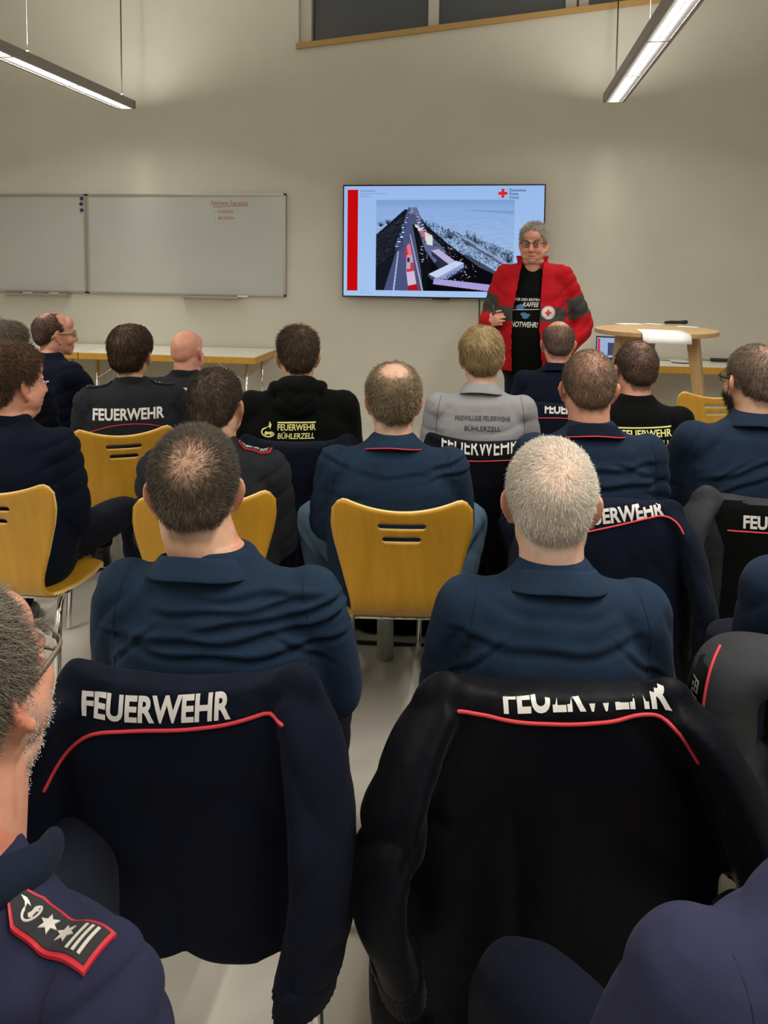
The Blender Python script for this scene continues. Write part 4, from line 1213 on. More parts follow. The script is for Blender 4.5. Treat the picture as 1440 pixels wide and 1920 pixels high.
# ------------------------------------------------------------------ jackets hung over chair backs
def hung_jacket(x, y, rz, label, M, hem=.34, wide=1.0, top=.885, sag=.030, sl=None, seed=1, voxel=.008, extra=None, dx=.0, rad=None, flat=.50, flare=1.0, crease=1.0):
    e = empty('hanging_jacket', (x+dx*math.cos(rz), y+dx*math.sin(rz), 0), rz); tag(e, label, 'jacket')
    yc = -.232; w = wide
    rings = [(0, yc+.04, hem, .235*w*flare, .060, 2.6), (0, yc+.038, hem+.12, .245*w*flare, .066, 2.6), (0, yc+.034, .62, .244*w*(1+(flare-1)*.8), .068, 2.7), (0, yc+.024, .74, .238*w, .066, 2.8), (0, yc+.018, .82, .238*w, .057, 2.9), (0, yc+.010, .855, .232*w, .046, 2.9), (0, yc+.006, top-.006, .212*w, .028, 2.7)]
    P = [loft(rings, 44)]; ends = []
    for s, k in ((-1, 'L'), (1, 'R')):
        pts = (sl or {}).get(k) or [(s*.185*w, yc, .845), (s*.235*w, yc-.020, .76), (s*.275*w, yc-.045, .60), (s*.285*w, yc-.045, .45), (s*.270*w, yc-.040, hem-.06)]
        rd = (rad or [.046, .074, .088, .086, .074])[:len(pts)]
        sv = ctube(pts, rd, sub=5, n=60, ab=(1, flat), cap=False); P.append(sv); ends.append((np.array(pts[-1]), np.array(pts[-1])-np.array(pts[-2]), sv[0][-60:]))
        P.append(ell(pts[0], (rd[0], rd[0]*.6, rd[0])))
    if extra: P += extra
    me = fuse(P, voxel, 6)
    v = coords(me); N = normals(me)
    v[:, 2] -= sag*(1-np.clip(np.abs(v[:, 0])/(.2*w), 0, 1)**2)*sstep(v[:, 2], .55, .86)
    w1 = wnoise(v*np.array([1, 1, .45]), 7, seed); w2 = wnoise(v, 9, seed+3)
    low = sstep(.84-v[:, 2], .0, .30)
    d = -.020*ridge(v[:, 0]*15+w1*1.6+seed+v[:, 2]*1.5)*low*(.6+.4*w2)+.006*w2
    cr_ = wnoise(v*np.array([1, 1, .8]), 11, seed+9)
    d += -.010*crease*ridge(v[:, 2]*17+v[:, 0]*26*(1 if seed % 2 else -1)+cr_*3.0)*sstep(np.abs(v[:, 0]), .15, .23)*low*sstep(w2, -.3, .6)
    d += -.008*ridge((v[:, 2]+np.abs(v[:, 0])*1.5)*17+w1*2.2)*sstep(np.abs(v[:, 0]), .04, .18)*sstep(v[:, 2], .5, .7)*sstep(w1, -.4, .5)
    v += N*d[:, None]; setco(me, v); smooth(me, 1)
    o = link('jacket_shell', me, M, e, True)
    for Pe, de, re2 in ends:
        de = de/np.linalg.norm(de); V = []; rip = (1+.022*np.cos(np.arange(60)*PI))[:, None]
        for sc_, of in ((.70, -.02), (.90, -.012), (.93, .004), (.84, .016), (.84, .040), (.76, .046)):
            V.append(Pe+(re2-Pe)*sc_*(rip if of > 0 else 1)+de*of)
        Fq = [(i*60+j, i*60+(j+1) % 60, (i+1)*60+(j+1) % 60, (i+1)*60+j) for i in range(5) for j in range(60)]+[tuple(range(59, -1, -1)), tuple(300+j for j in range(60))]
        link('cuff', MB().add((np.vstack(V), Fq)).mesh(), M, o, True)
    return dict(_bvh=bvh_of(me), _top=o, e=e)

# ------------------------------------------------------------------ fabrics
NAVY = fabric('navy_pique', (.0120, .0260, .0530)); NAVY2 = fabric('navy_cotton', (.0105, .0205, .0430))
NAVYD = fabric('dark_navy_cloth', (.0042, .0075, .018)); CHAR = fabric('charcoal_softshell', (.016, .018, .023))
BLACK = fabric('black_cotton', (.0022, .0026, .003)); GREY = fabric('light_grey_pique', (.27, .27, .29), amp=.06)
JBLK = fabric('black_navy_shell', (.0014, .0020, .0048), rough=.52); JNAVY = fabric('navy_shell', (.0032, .0052, .0140), rough=.8)
JGREY = fabric('charcoal_grey_shell', (.030, .032, .037), rough=.75); INDIGO = fabric('indigo_sweat', (.021, .023, .055))
M_SHRED = fabric('red_cloth', (.38, .008, .014), amp=.08); M_BAND = fabric('olive_grey_cloth', (.050, .050, .045))
G_BLK = mat('black_glasses', (.012, .012, .012), .3); G_METAL = mat('metal_glasses', (.45, .38, .25), .3, .9); G_RED = mat('dark_red_glasses', (.10, .01, .015), .3)
G_TORT = mat('grey_brown_glasses', (.16, .13, .09), .35)

def place(px, py, d, rel=0.0, dy=.02, dx=0.0):
    h = at_d(px, py, d); yaw = ray_yaw(px)+R(rel)
    off = Matrix.Rotation(yaw, 3, 'Z') @ Vector((dx, dy, 0))
    return dict(loc=(h.x-off.x, h.y-off.y, 0), yaw=yaw, top=h.z)
def seat(p, label, cy=None):
    return chair(p['loc'][0], p['loc'][1], p['yaw'] if cy is None else cy, label)
def jk(p, label, M, cy=None, dy=0, **k):
    yw = p['yaw'] if cy is None else cy
    return hung_jacket(p['loc'][0], p['loc'][1], yw, label, M, **k)
BR = (.055, .036, .022); DB = (.026, .018, .013); GB = (.11, .095, .075)

# ---- second row from the camera
P3 = dict(place(362, 800, 1.55, -16, dx=-.060), headx=-.060, shl=-.012, fold=1.2, foldtop=1.16, folds=[(.952, -.02, .17, -.05, .3, .006, .006), (.925, -.10, .22, .03, .3, .007, .006), (.900, -.02, .26, .06, .2, .009, .007), (.874, -.16, .28, .04, .3, .009, .007), (.850, -.22, .26, -.03, .2, .008, .007), (.985, -.20, -.10, .9, 0, .006, .006), (.985, .12, .22, -.8, 0, .006, .006)], hyaw=R(12), wide=1.03, fat=.55, skin='light', voxel=.0045, neck=.071, hfat=.7, arms='cross', sleeve=.98, bulk=1.06, seed=3,
    label='person in navy polo with dark hair thinning at the crown, seated left of centre',
    hair=dict(col=(.050, .040, .030), col2=(.13, .11, .09), sidegrey=.35, sidecol=(.22, .20, .17), bald=[(-.008, -.085, .078, .042, .62)], crown=(-.008, -.088, .075), n=17000, len=.013, toplen=1.4, thick=.006, rad=.00042, lift=.42, mess=.3, scalp=.55, seed=3, nape=-.082, cover=.62),
    cloth=dict(kind='polo', mat=NAVY, voxel=.006), trousers=M_TROUS)
person(P3); seat(P3, 'chair of the man with the thinning crown, covered by a navy lettered jacket')
P4 = dict(place(1038, 822, 1.53, 11), hyaw=R(-9), shl=-.014, folds=[(.870, -.20, .16, .02, .5, .005, .008), (.930, -.12, .10, 0, 1.2, .0035, .009), (.975, -.21, -.11, .9, 0, .006, .006), (.975, .11, .21, -.9, 0, .006, .006)], wide=.93, fat=.45, skin='pale', voxel=.0045, neck=.064, hfat=.5, arms='cross', sleeve=.98, bulk=1.0, seed=9,
    label='person in navy polo shirt with short white hair, seated right of centre',
    hair=dict(col=(.66, .61, .53), col2=(.82, .78, .70), sidegrey=0, bald=[(.018, -.075, .080, .044, .42)], crown=(.02, -.08, .085), n=26000, len=.0105, thick=.006, rad=.00038, lift=.36, mess=.25, scalp=.35, seed=4, nape=-.086, cover=.40),
    cloth=dict(kind='polo', mat=NAVY, voxel=.006), trousers=M_TROUS)
person(P4); c4 = seat(P4, 'chair of the white haired man, covered by a long black jacket')
c4.location.x -= .035*math.cos(P4['yaw']); c4.location.y -= .035*math.sin(P4['yaw'])

P5 = dict(place(1650, 815, 1.62, 20), hyaw=R(10), wide=1.1, fat=.5, voxel=.008, arms='lap', seed=12, bulk=1.1,
    label='person in navy polo at the right frame edge, only an elbow showing',
    armL=((-.19, .06, .65), (-.12, .28, .60)), sleeve=1.0,
    hair=dict(col=BR, n=1500, seed=5), cloth=dict(kind='polo', mat=NAVY2))
person(P5); seat(P5, 'chair at the right frame edge under a charcoal jacket with a hanging sleeve')

# ---- third row
P8 = dict(place(739, 679, 2.58, 0), folds=[(.88, .12, .26, .3, 0, .007, .007), (.86, .13, .27, .2, 0, .007, .007), (.88, -.26, -.14, -.3, 0, .006, .007), (.90, -.12, .12, 0, .5, .003, .008)], hyaw=R(2), wide=1.05, fat=.6, skin='pale', neck=.062, hfat=.8, arms='cross', sleeve=.95, bulk=1.04, seed=21, knee=.31, kneey=.40, kneez=.60, footy=.22, foot=.20,
    label='person in navy polo with bald crown, on the bare beech chair at the centre',
    hair=dict(col=(.13, .095, .055), col2=(.30, .25, .17), bald=[(.0, -.045, .108, .056, .97)], crown=(0, -.05, .12), n=7000, len=.016, thick=.010, rad=.0007, lift=.35, mess=.5, lock=.003, curl=.003, scalp=.4, seed=6, nape=-.088),
    cloth=dict(kind='polo', mat=NAVY, tip=True), trousers=M_JEANS, shoes=M_SHOEB)
person(P8); CHC = chair(*at_d(755, 943, 2.36).xy[:], 0, 'x')
def chair_at(px, py, d, cy, label, ch=None):
    q = at_d(px, py, d); off = Matrix.Rotation(cy, 3, 'Z') @ Vector((0, -.235, 0))
    if ch is None: ch = chair(0, 0, cy, label)
    ch.location = (q.x-off.x, q.y-off.y, 0); ch.rotation_euler = (0, 0, cy); ch['label'] = label; return ch
chair_at(754, 943, 2.36, ray_yaw(754), 'bare beech chair in the centre, both back slots fully visible', CHC)

P7 = dict(place(405, 690, 2.62, -12), hyaw=R(-8), wide=1.06, fat=.4, neck=.064, hfat=.4, arms='lap', seed=22,
    label='person in charcoal jacket with red edged epaulette and dark cropped hair',
    hair=dict(col=DB, col2=(.06, .045, .03), sidegrey=.5, sidecol=(.07, .055, .045), n=6000, len=.013, thick=.008, rad=.0007, lift=.35, toplen=1.5, scalp=.7, seed=7, nape=-.075, cover=.9),
    cloth=dict(kind='jacket', mat=CHAR))
person(P7)
back_text(P7, 'FEUERWEHR', -.03, P7['sz']-.034, .27, M_PRINT, .03, .78)
yoke(P7, P7['sz']-.075, .20, .06)
chair_at(386, 940, 2.40, ray_yaw(386), 'bare beech chair half hidden behind the head with the thinning crown')

P9 = dict(place(1108, 655, 2.55, 16), folds=[(.93, -.10, .20, .05, .2, .006, .008), (.885, -.14, .22, -.04, .3, .008, .008), (.965, .05, .2, -.3, 0, .005, .007)], hyaw=R(-9), wide=1.06, fat=.6, skin='red', neck=.066, hfat=.7, arms='lap', sleeve=.95, bulk=1.05, seed=23,
    label='person in dark navy polo with cropped brown hair, just beyond the white haired man',
    hair=dict(col=(.085, .062, .042), col2=(.17, .13, .095), bald=[(.01, -.05, .10, .045, .25)], n=8000, len=.009, thick=.005, rad=.0006, lift=.4, scalp=.6, seed=8, nape=-.070, cover=.7),
    glasses=dict(mat=G_METAL), cloth=dict(kind='polo', mat=NAVY2, tip=True, colmat=NAVYD))
person(P9); seat(P9, 'chair beyond the white haired head, covered by a navy jacket with slanted lettering')

P10 = dict(place(1418, 645, 2.66, 16), folds=[(.93, -.18, .05, .4, 0, .007, .008), (.89, -.2, .05, .5, 0, .007, .008), (.97, -.16, -.05, .7, 0, .005, .007)], hyaw=R(20), wide=1.12, fat=.6, skin='light', neck=.066, hfat=.6, arms='fwd', sleeve=.95, bulk=1.12, seed=24,
    label='person in dark navy polo with dark beard and glasses at the right edge',
    beard=((.018, .012, .009), .85, 2600), beardlen=.014,
    hair=dict(col=(.075, .058, .042), col2=(.16, .13, .10), bald=[(.015, -.055, .10, .035, .5)], n=7000, len=.012, thick=.006, rad=.0006, lift=.4, scalp=.55, seed=9, nape=-.082, cover=.75),
    glasses=dict(mat=G_BLK, tmat=G_BLK), cloth=dict(kind='polo', mat=NAVY2))
person(P10); seat(P10, 'chair of the bearded man at the right, covered by a charcoal lettered jacket')

P6 = dict(place(20, 652, 2.72, -30), hyaw=R(-36), wide=1.06, fat=.5, skin='red', neck=.062, hfat=.7, arms='lap', seed=25, knee=.22, foot=.28, footy=.52,
    label='person in navy jacket with curly reddish brown hair, on the left beech chair',
    hair=dict(col=(.060, .034, .018), col2=(.13, .075, .04), n=9000, len=.024, thick=.015, rad=.0007, lift=.35, mess=.7, lock=.007, curl=.005, vol=.5, scalp=.7, seed=10, nape=-.075),
    cloth=dict(kind='jacket', mat=NAVYD))
person(P6)
back_text(P6, 'FEUERWEHR', -.075, P6['sz']-.09, .24, M_PRINT, .012, .8)
back_line(P6, [(-.19, P6['sz']-.122), (.045, P6['sz']-.122)])
P6c = seat(P6, 'beech plywood chair at the left edge, its seat edge and chrome leg visible')
chair_at(-28, 926, 2.50, R(2), P6c['label'], P6c)

# ---- fourth row
P11 = dict(place(246, 613, 3.62, -2), hyaw=R(-26), wide=1.06, fat=.3, neck=.058, arms='lap', seed=31, skin='tan',
    label='person in lettered charcoal jacket with thick straight dark brown hair',
    hair=dict(col=(.038, .024, .014), col2=(.085, .055, .032), n=7000, len=.026, thick=.016, rad=.0009, lift=.15, mess=.12, vol=.4, lock=.002, scalp=.8, seed=11, nape=-.090),
    cloth=dict(kind='jacket', mat=CHAR))
person(P11)
back_text(P11, 'FEUERWEHR', -.01, P11['sz']-.064, .31, M_PRINT, .03, .78)
yoke(P11, P11['sz']-.108, .21, .055, .0022)
chair_at(232, 816, 3.36, ray_yaw(240), 'bare beech chair of the lettered charcoal jacket man with thick dark hair')
P12 = dict(place(559, 614, 3.40, 0), hyaw=R(3), wide=1.12, fat=.4, neck=.060, arms='lap', seed=32, skin='light',
    label='person in black hooded sweatshirt with yellow lettering and flame emblem',
    hair=dict(col=(.045, .030, .018), col2=(.11, .075, .045), n=6500, len=.020, thick=.006, vol=1.6, toplen=1.7, rad=.0009, lift=.3, mess=.3, sidegrey=0, scalp=.7, seed=12, nape=-.070, cover=.85),
    cloth=dict(kind='hoodie', mat=BLACK))
person(P12); seat(P12, 'chair of the hooded sweatshirt man, hidden by a dark jacket')
P13 = dict(place(904, 613, 3.28, 0), hyaw=R(2), wide=.98, fat=.3, neck=.060, skin='pale', arms='lap', sleeve=.9, seed=33,
    label='person in light grey polo shirt with blond hair, seated in front of the speaker',
    hair=dict(col=(.30, .21, .10), col2=(.50, .38, .21), n=8000, len=.028, thick=.013, vol=.3, rad=.0009, lift=.12, mess=.10, scalp=.6, seed=13, nape=-.080, crown=(.0, -.05, .10)),
    cloth=dict(kind='polo', mat=GREY))
person(P13); seat(P13, 'chair of the blond man in grey, covered by a black lettered jacket')
P14 = dict(place(1193, 637, 3.32, 10), hyaw=R(14), wide=1.02, fat=.4, neck=.062, skin='red', arms='lap', seed=34, sleeve=.9,
    label='person in black tee shirt with yellow lettering, dark cropped hair and glasses',
    hair=dict(col=(.030, .022, .017), col2=(.07, .052, .04), rec=.03, bald=[(0, .05, .10, .05, .9), (.0, -.045, .105, .03, .35)], n=6000, len=.008, thick=.005, rad=.0007, lift=.4, scalp=.75, seed=14, nape=-.082, cover=.85),
    glasses=dict(mat=G_BLK), cloth=dict(kind='tee', mat=BLACK))
person(P14); seat(P14, 'chair of the black tee shirt man, covered by a black jacket with red piping')

# ---- front rows
P15 = dict(place(350, 617, 4.40, -18), hyaw=R(-16), wide=1.10, fat=.5, neck=.064, hfat=.8, skin='red', arms='lap', seed=41,
    label='person in charcoal jacket with completely bald head, seated near the wall table',
    cloth=dict(kind='jacket', mat=CHAR))
person(P15); back_text(P15, 'FEUERWEHR', -.05, P15['sz']-.01, .33, M_PRINT, .03, .78, tilt=-R(8)); yoke(P15, P15['sz']-.055, .22, .07, .0025)
seat(P15, 'beech plywood chair of the bald man near the wall table')
P16 = dict(place(1048, 600, 4.25, 4), hyaw=R(2), wide=1.0, fat=.5, neck=.060, skin='red', arms='lap', seed=42, sleeve=.9,
    label='person in dark navy polo with bald crown, sitting right below the speaker',
    hair=dict(col=(.050, .044, .038), col2=(.13, .115, .10), bald=[(0, -.005, .112, .072, .97)], n=4500, len=.008, thick=.006, rad=.0008, lift=.3, scalp=.6, seed=15, nape=-.085, cover=.8),
    cloth=dict(kind='polo', mat=NAVYD))
person(P16); seat(P16, 'chair of the bald crowned man before the speaker, covered by a lettered black jacket')
P17 = dict(place(100, 583, 4.30, -50), hyaw=R(-30), wide=.96, fat=.25, neck=.056, skin='red', arms='cross', seed=43,
    label='person in navy jacket in full profile with glasses and receding brown hair',
    armR=((.25, .10, .76), (.06, .34, .80)),
    hair=dict(col=(.040, .026, .018), col2=(.09, .06, .045), rec=.045, bald=[(0, -.045, .108, .05, .6), (0, .03, .11, .05, .6)], n=5000, len=.010, thick=.004, rad=.0008, lift=.25, scalp=.7, seed=16, nape=-.085, cover=.85),
    glasses=dict(mat=G_METAL, round=True), cloth=dict(kind='jacket', mat=NAVYD))
person(P17); back_text(P17, 'Feuerwehr', .02, P17['sz']-.053, .20, M_PRINT, .012, .85); seat(P17, 'chair of the man in profile with glasses at the left')
P18 = dict(place(12, 608, 3.75, -34), hyaw=R(-26), wide=1.04, fat=.4, neck=.058, skin='light', arms='lap', seed=44,
    label='person in navy jacket with wavy grey brown hair and dark glasses at the left edge',
    hair=dict(col=(.085, .068, .052), col2=(.19, .16, .13), n=6500, len=.026, thick=.014, rad=.0009, lift=.3, mess=.6, lock=.006, curl=.004, vol=.5, scalp=.7, seed=17, nape=-.080),
    glasses=dict(mat=G_BLK, rim=.0022), cloth=dict(kind='jacket', mat=JNAVY))
person(P18); seat(P18, 'chair of the wavy haired man at the left edge')
P19 = dict(place(-32, 575, 4.9, -60), hyaw=R(-20), wide=1.0, fat=.3, neck=.056, skin='red', arms='lap', seed=45, voxel=.008,
    label='person in dark jacket mostly cut off by the left frame edge, dark red glasses showing',
    hair=dict(col=BR, n=2500, thick=.008, len=.012, seed=18), glasses=dict(mat=G_RED, rim=.003), cloth=dict(kind='jacket', mat=NAVYD))
person(P19); seat(P19, 'chair of the man cut off by the left frame edge')

chair_at(1346, 727, 4.5, ray_yaw(1343)+R(24), 'empty beech plywood chair at the right beside the high table')

# ---- nearest row
P1 = dict(place(-90, 1107, .92, -50, dx=-.035), sz=None, headx=-.035, legyaw=R(48), armR=((.27, -.06, .62), (.06, .06, .54)), armL=((-.24, -.02, .62), (-.10, .16, .54)), hpitch=R(14), hyaw=R(2), wide=1.10, fat=.5, skin='red', voxel=.0042, neck=.066, hfat=.5, arms='lap', seed=51, bulk=1.1,
    label='person in indigo jacket with large silver starred epaulette, nearest at the left',
    beard=((.40, .36, .31), .35, 3500), beardlen=.0022, eyes=True,
    hair=dict(col=(.10, .080, .060), col2=(.30, .26, .21), n=24000, len=.030, thick=.010, rad=.00045, lift=.25, mess=.35, lock=.003, curl=.002, scalp=.6, seed=19, nape=-.080, crown=(0, -.05, .12), cover=.75, rec=.012),
    glasses=dict(mat=G_TORT, rim=.0018), cloth=dict(kind='jacket', mat=INDIGO, voxel=.0055, colmat=JNAVY))
P1['sz'] = P1['top']-.388; person(P1)
ny, nz = spine_y(P1, P1['sz'])+.02, P1['sz']+.078
FLEECE = fabric('dark_fleece', (.009, .015, .030))
link('fleece_collar', fuse([ctube([(-.045, ny+.085, nz-.035), (-.080, ny+.02, nz-.005), (-.066, ny-.050, nz+.016), (0, ny-.078, nz+.022), (.066, ny-.050, nz+.016), (.080, ny+.02, nz-.005), (.045, ny+.085, nz-.035)], [.018, .021, .024, .026, .024, .021, .018], sub=5, n=14, ab=(.8, 1.25)), ], .005, 4), FLEECE, P1['_top'], True)
seat(P1, 'chair of the nearest left man with the epaulette')
P2 = dict(place(1600, 1158, .80, 45), headx=.08, armL=((-.235, .05, .63), (-.02, .10, .55)), hyaw=R(0), wide=1.08, fat=.5, voxel=.008, neck=.062, arms='lap', seed=52, bulk=1.12,
    label='person in indigo sweater at the bottom right corner, only shoulder and knee in frame',
    knee=.20, kneey=.37, kneez=.505,
    hair=dict(col=BR, n=2500, seed=20), cloth=dict(kind='sweater', mat=INDIGO, voxel=.0065), trousers=JNAVY)
person(P2); seat(P2, 'chair at the bottom right corner under the indigo sweater man')

# ---- chair-back jackets
J3 = jk(P3, 'navy jacket with large white lettering and red piping, hung over the chair left of centre', JNAVY, hem=.37, wide=1.0, seed=2, sag=.032, voxel=.0065, top=.902, rad=[.05, .074, .086, .090, .084],
    sl={'R': [(.180, -.235, .86), (.215, -.255, .78), (.240, -.290, .64), (.235, -.312, .52), (.222, -.320, .43)], 'L': [(-.185, -.225, .845), (-.235, -.225, .76), (-.265, -.215, .60), (-.275, -.20, .45), (-.27, -.20, .30)]})
back_text(J3, 'FEUERWEHR', -.045, .832, .255, M_PRINT, .035, .72, arc=-.5, tilt=R(1.5), height=.042)
back_line(J3, [(-.232, .690), (-.210, .740), (-.175, .775), (-.15, .790), (-.08, .797), (0, .801), (.07, .811), (.12, .826), (.155, .836), (.178, .828)], r=.0034)
J4 = jk(P4, 'long black jacket with half folded white lettering, hung over the chair right of centre', JBLK, hem=.14, wide=1.03, seed=5, sag=.012, voxel=.0065, top=.888, dx=-.035, flare=1.25, crease=2.0, rad=[.05, .078, .098, .102, .088],
    sl={'L': [(-.185, -.235, .85), (-.235, -.25, .77), (-.275, -.285, .64), (-.285, -.30, .52), (-.265, -.305, .44)], 'R': [(.185, -.235, .85), (.25, -.24, .79), (.315, -.26, .66), (.36, -.27, .50), (.37, -.27, .32)]})
back_text(J4, 'FEUERWEHR', .045, .872, .275, M_PRINT, .035, .72, arc=0, tilt=R(2.5), height=.046)
back_line(J4, [(-.172, .848), (-.14, .840), (-.06, .830), (.02, .828), (.10, .836), (.145, .848), (.178, .842), (.20, .815), (.225, .775)], r=.0034)
J9 = jk(P9, 'navy jacket with slanted white lettering and red piping, beyond the white haired man', NAVYD, hem=.34, seed=7, sag=-.006, top=.885)
back_text(J9, 'FEUERWEHR', .02, .848, .27, M_PRINT, .035, .72, tilt=R(6), height=.045)
back_line(J9, [(-.12, .788), (0, .814), (.10, .836), (.15, .843), (.185, .835), (.20, .795)], r=.0032)
J10 = jk(P10, 'charcoal jacket with white lettering on the chair of the bearded man', JGREY, hem=.30, seed=8, top=.880, wide=1.04)
me = poly_mesh([[(-.155, .85), (.155, .85), (.155, .45), (-.155, .45), (-.15, .70), (-.185, .80)]])
me = lay(me, J10['_bvh'], (0, -.4, 0), (1, 0, 0), (0, 0, 1), BACK, off=.0012); link('black_back_panel', me, BLACK, J10['_top'], True)
back_text(J10, 'FEUERWEHR', .025, .788, .25, M_PRINT, .035, .72, height=.042); back_line(J10, [(-.15, .757), (.15, .757)], r=.0028)
J5 = jk(P5, 'charcoal jacket with small vertical lettering on its sleeve, at the right frame edge', JGREY, hem=.30, seed=11, top=.90,
    sl={'L': [(-.17, -.23, .83), (-.25, -.22, .83), (-.32, -.215, .80), (-.335, -.215, .70), (-.30, -.22, .48)]}, rad=[.05, .075, .095, .10, .09], flat=.62, wide=1.05)
DJ = Vector((.5, .87, 0)).normalized(); UJ = Vector((.87, -.5, 0)).normalized(); OJ = Vector((-.385, -.22, .775))-DJ*.1; ZJ = Vector((0, 0, 1))
me = lay(poly_mesh([[(-.075, .06), (-.01, .075), (.035, .045), (.035, -.16), (-.075, -.16)]]), J5['_bvh'], OJ, UJ, ZJ, DJ, off=.0012)
if len(me.polygons): link('black_sleeve_panel', me, BLACK, J5['_top'], True)
me = lay_line([(.037, .088), (.034, .0), (.034, -.12)], J5['_bvh'], OJ, UJ, ZJ, DJ, r=.003)
if me: link('red_piping', me, M_RED, J5['_top'], True)
me, ext = text_mesh('FEUERWEHR', 1, .02, .8); k = .115/ext[0]; c = coords(me)*k; setco(me, c)
me = lay(me, J5['_bvh'], OJ+UJ*.008+ZJ*(-.035), (0, 0, -1), UJ, DJ, off=.0024, grid=.008); link('lettering', me, M_PRINT, J5['_top'])
J13 = jk(P13, 'black jacket with thin white lettering over the chair of the blond man', JBLK, hem=.34, seed=13, top=.925)
back_text(J13, 'FEUERWEHR', .0, .868, .30, M_PRINT, .008, .72, arc=-.8, height=.062); back_line(J13, [(-.18, .812), (0, .815), (.18, .829)], r=.0025)
J16 = jk(P16, 'black jacket with white lettering over the chair before the speaker', NAVYD, hem=.34, seed=14, top=.90)
back_text(J16, 'FEUERWEHR', .06, .845, .28, M_PRINT, .035, .72, height=.05); back_line(J16, [(-.19, .79), (0, .80), (.19, .79)], r=.003)
J14 = jk(P14, 'black jacket with red piping over the chair of the black tee shirt man', JBLK, hem=.34, seed=15, top=.89, wide=1.12)
back_line(J14, [(-.05, .845), (.05, .85), (.12, .84), (.18, .80)], r=.003)
J12 = jk(P12, 'dark jacket hanging over the chair of the hooded sweatshirt man', JNAVY, hem=.30, seed=16, top=.872, wide=1.08, sag=.024)
J18 = jk(P18, 'navy jacket hanging over the chair at the left beside the curly haired man', JNAVY, hem=.34, seed=17, top=.90)

# ---- lettering of hoodie, polo and tee shirt
sz = P12['sz']; P12Z = .893
back_text(P12, 'FEUERWEHR', -.005, P12Z, .160, M_PRINTY, .018, .8, height=.026); back_text(P12, 'BÜHLERZELL', -.008, P12Z-.034, .155, M_PRINTY, .018, .8, height=.030, shear=.15)
me = lay(poly_mesh([[(-.085, .003), (.075, .003), (.075, -.003), (-.085, -.003)]]), P12['_bvh'], (0, -.4, P12Z+.020), (1, 0, 0), (0, 0, 1), BACK, off=.0022); link('yellow_bar', me, M_PRINTY, P12['_top'])
fl = [(math.cos(a)*.030*(1-.0*a), math.sin(a)*.022) for a in np.linspace(1.7, 5.9, 16)]+[(math.cos(a)*.024, math.sin(a)*.016) for a in np.linspace(5.9, 1.9, 16)]
fl2 = [(-.006, .018), (.004, .030), (.006, .046), (.014, .034), (.013, .024), (.008, .012), (.006, .024), (.002, .022)]
bst = [(-.016, -.004), (-.010, .004), (.000, .001), (.014, .004), (.022, .000), (.028, -.006), (.018, -.006), (.012, -.014), (.006, -.008), (-.006, -.010), (-.012, -.014)]
for q_ in (fl, fl2, bst):
    me = lay(poly_mesh([q_]), P12['_bvh'], (-.125, -.4, P12Z-.022), (1, 0, 0), (0, 0, 1), BACK, off=.0022, grid=.006)
    if len(me.polygons): link('flame_emblem', me, M_PRINTY, P12['_top'])
sz = P13['sz']
back_text(P13, 'FREIWILLIGE FEUERWEHR', .01, sz-.043, .226, M_PRINTB, .006, .9, arc=.5, height=.020); back_text(P13, 'BÜHLERZELL', .01, sz-.083, .147, M_PRINTB, .006, .9, height=.024)
sz = P14['sz']
back_text(P14, 'FEUERWEHR', .03, sz-.056, .200, M_PRINTY, .018, .8, height=.030, tilt=R(3)); back_text(P14, 'BÜHLERZELL', .03, sz-.094, .19, M_PRINTY, .018, .8, height=.030, tilt=R(3))
me = lay(poly_mesh([[(-.10, .003), (.12, .003), (.12, -.003), (-.10, -.003)]]), P14['_bvh'], (.01, -.4, sz-.033), (math.cos(R(3)), 0, math.sin(R(3))), (0, 0, 1), BACK, off=.0022); link('yellow_bar', me, M_PRINTY, P14['_top'])

def seam(p, pts, O, U, V, D, m):
    me = lay_line(pts, p['_bvh'], O, U, V, D, r=.0008)
    if me: link('seam', me, m, p['_top'], True)
M_SEAM = mat('seam_thread', (.004, .005, .012), .9)
for p_, sides in ((P1, (1,)), (P2, (-1,)), (P3, (-1, 1)), (P4, (-1, 1)), (P8, (-1, 1)), (P9, (-1, 1)), (P10, (-1,)), (P11, (1, -1)), (P7, (1,)), (P13, (-1, 1))):
    Jp = joints(p_)
    for s_k in sides:
        S_ = Jp['R' if s_k > 0 else 'L'][0]
        seam(p_, [(s_k*(abs(S_[0])-.012+.020*math.sin(t*2.2)), p_['sz']+.045-.20*t) for t in np.linspace(-.1, 1, 14)], (0, -.4, 0), (1, 0, 0), (0, 0, 1), BACK, M_SEAM)
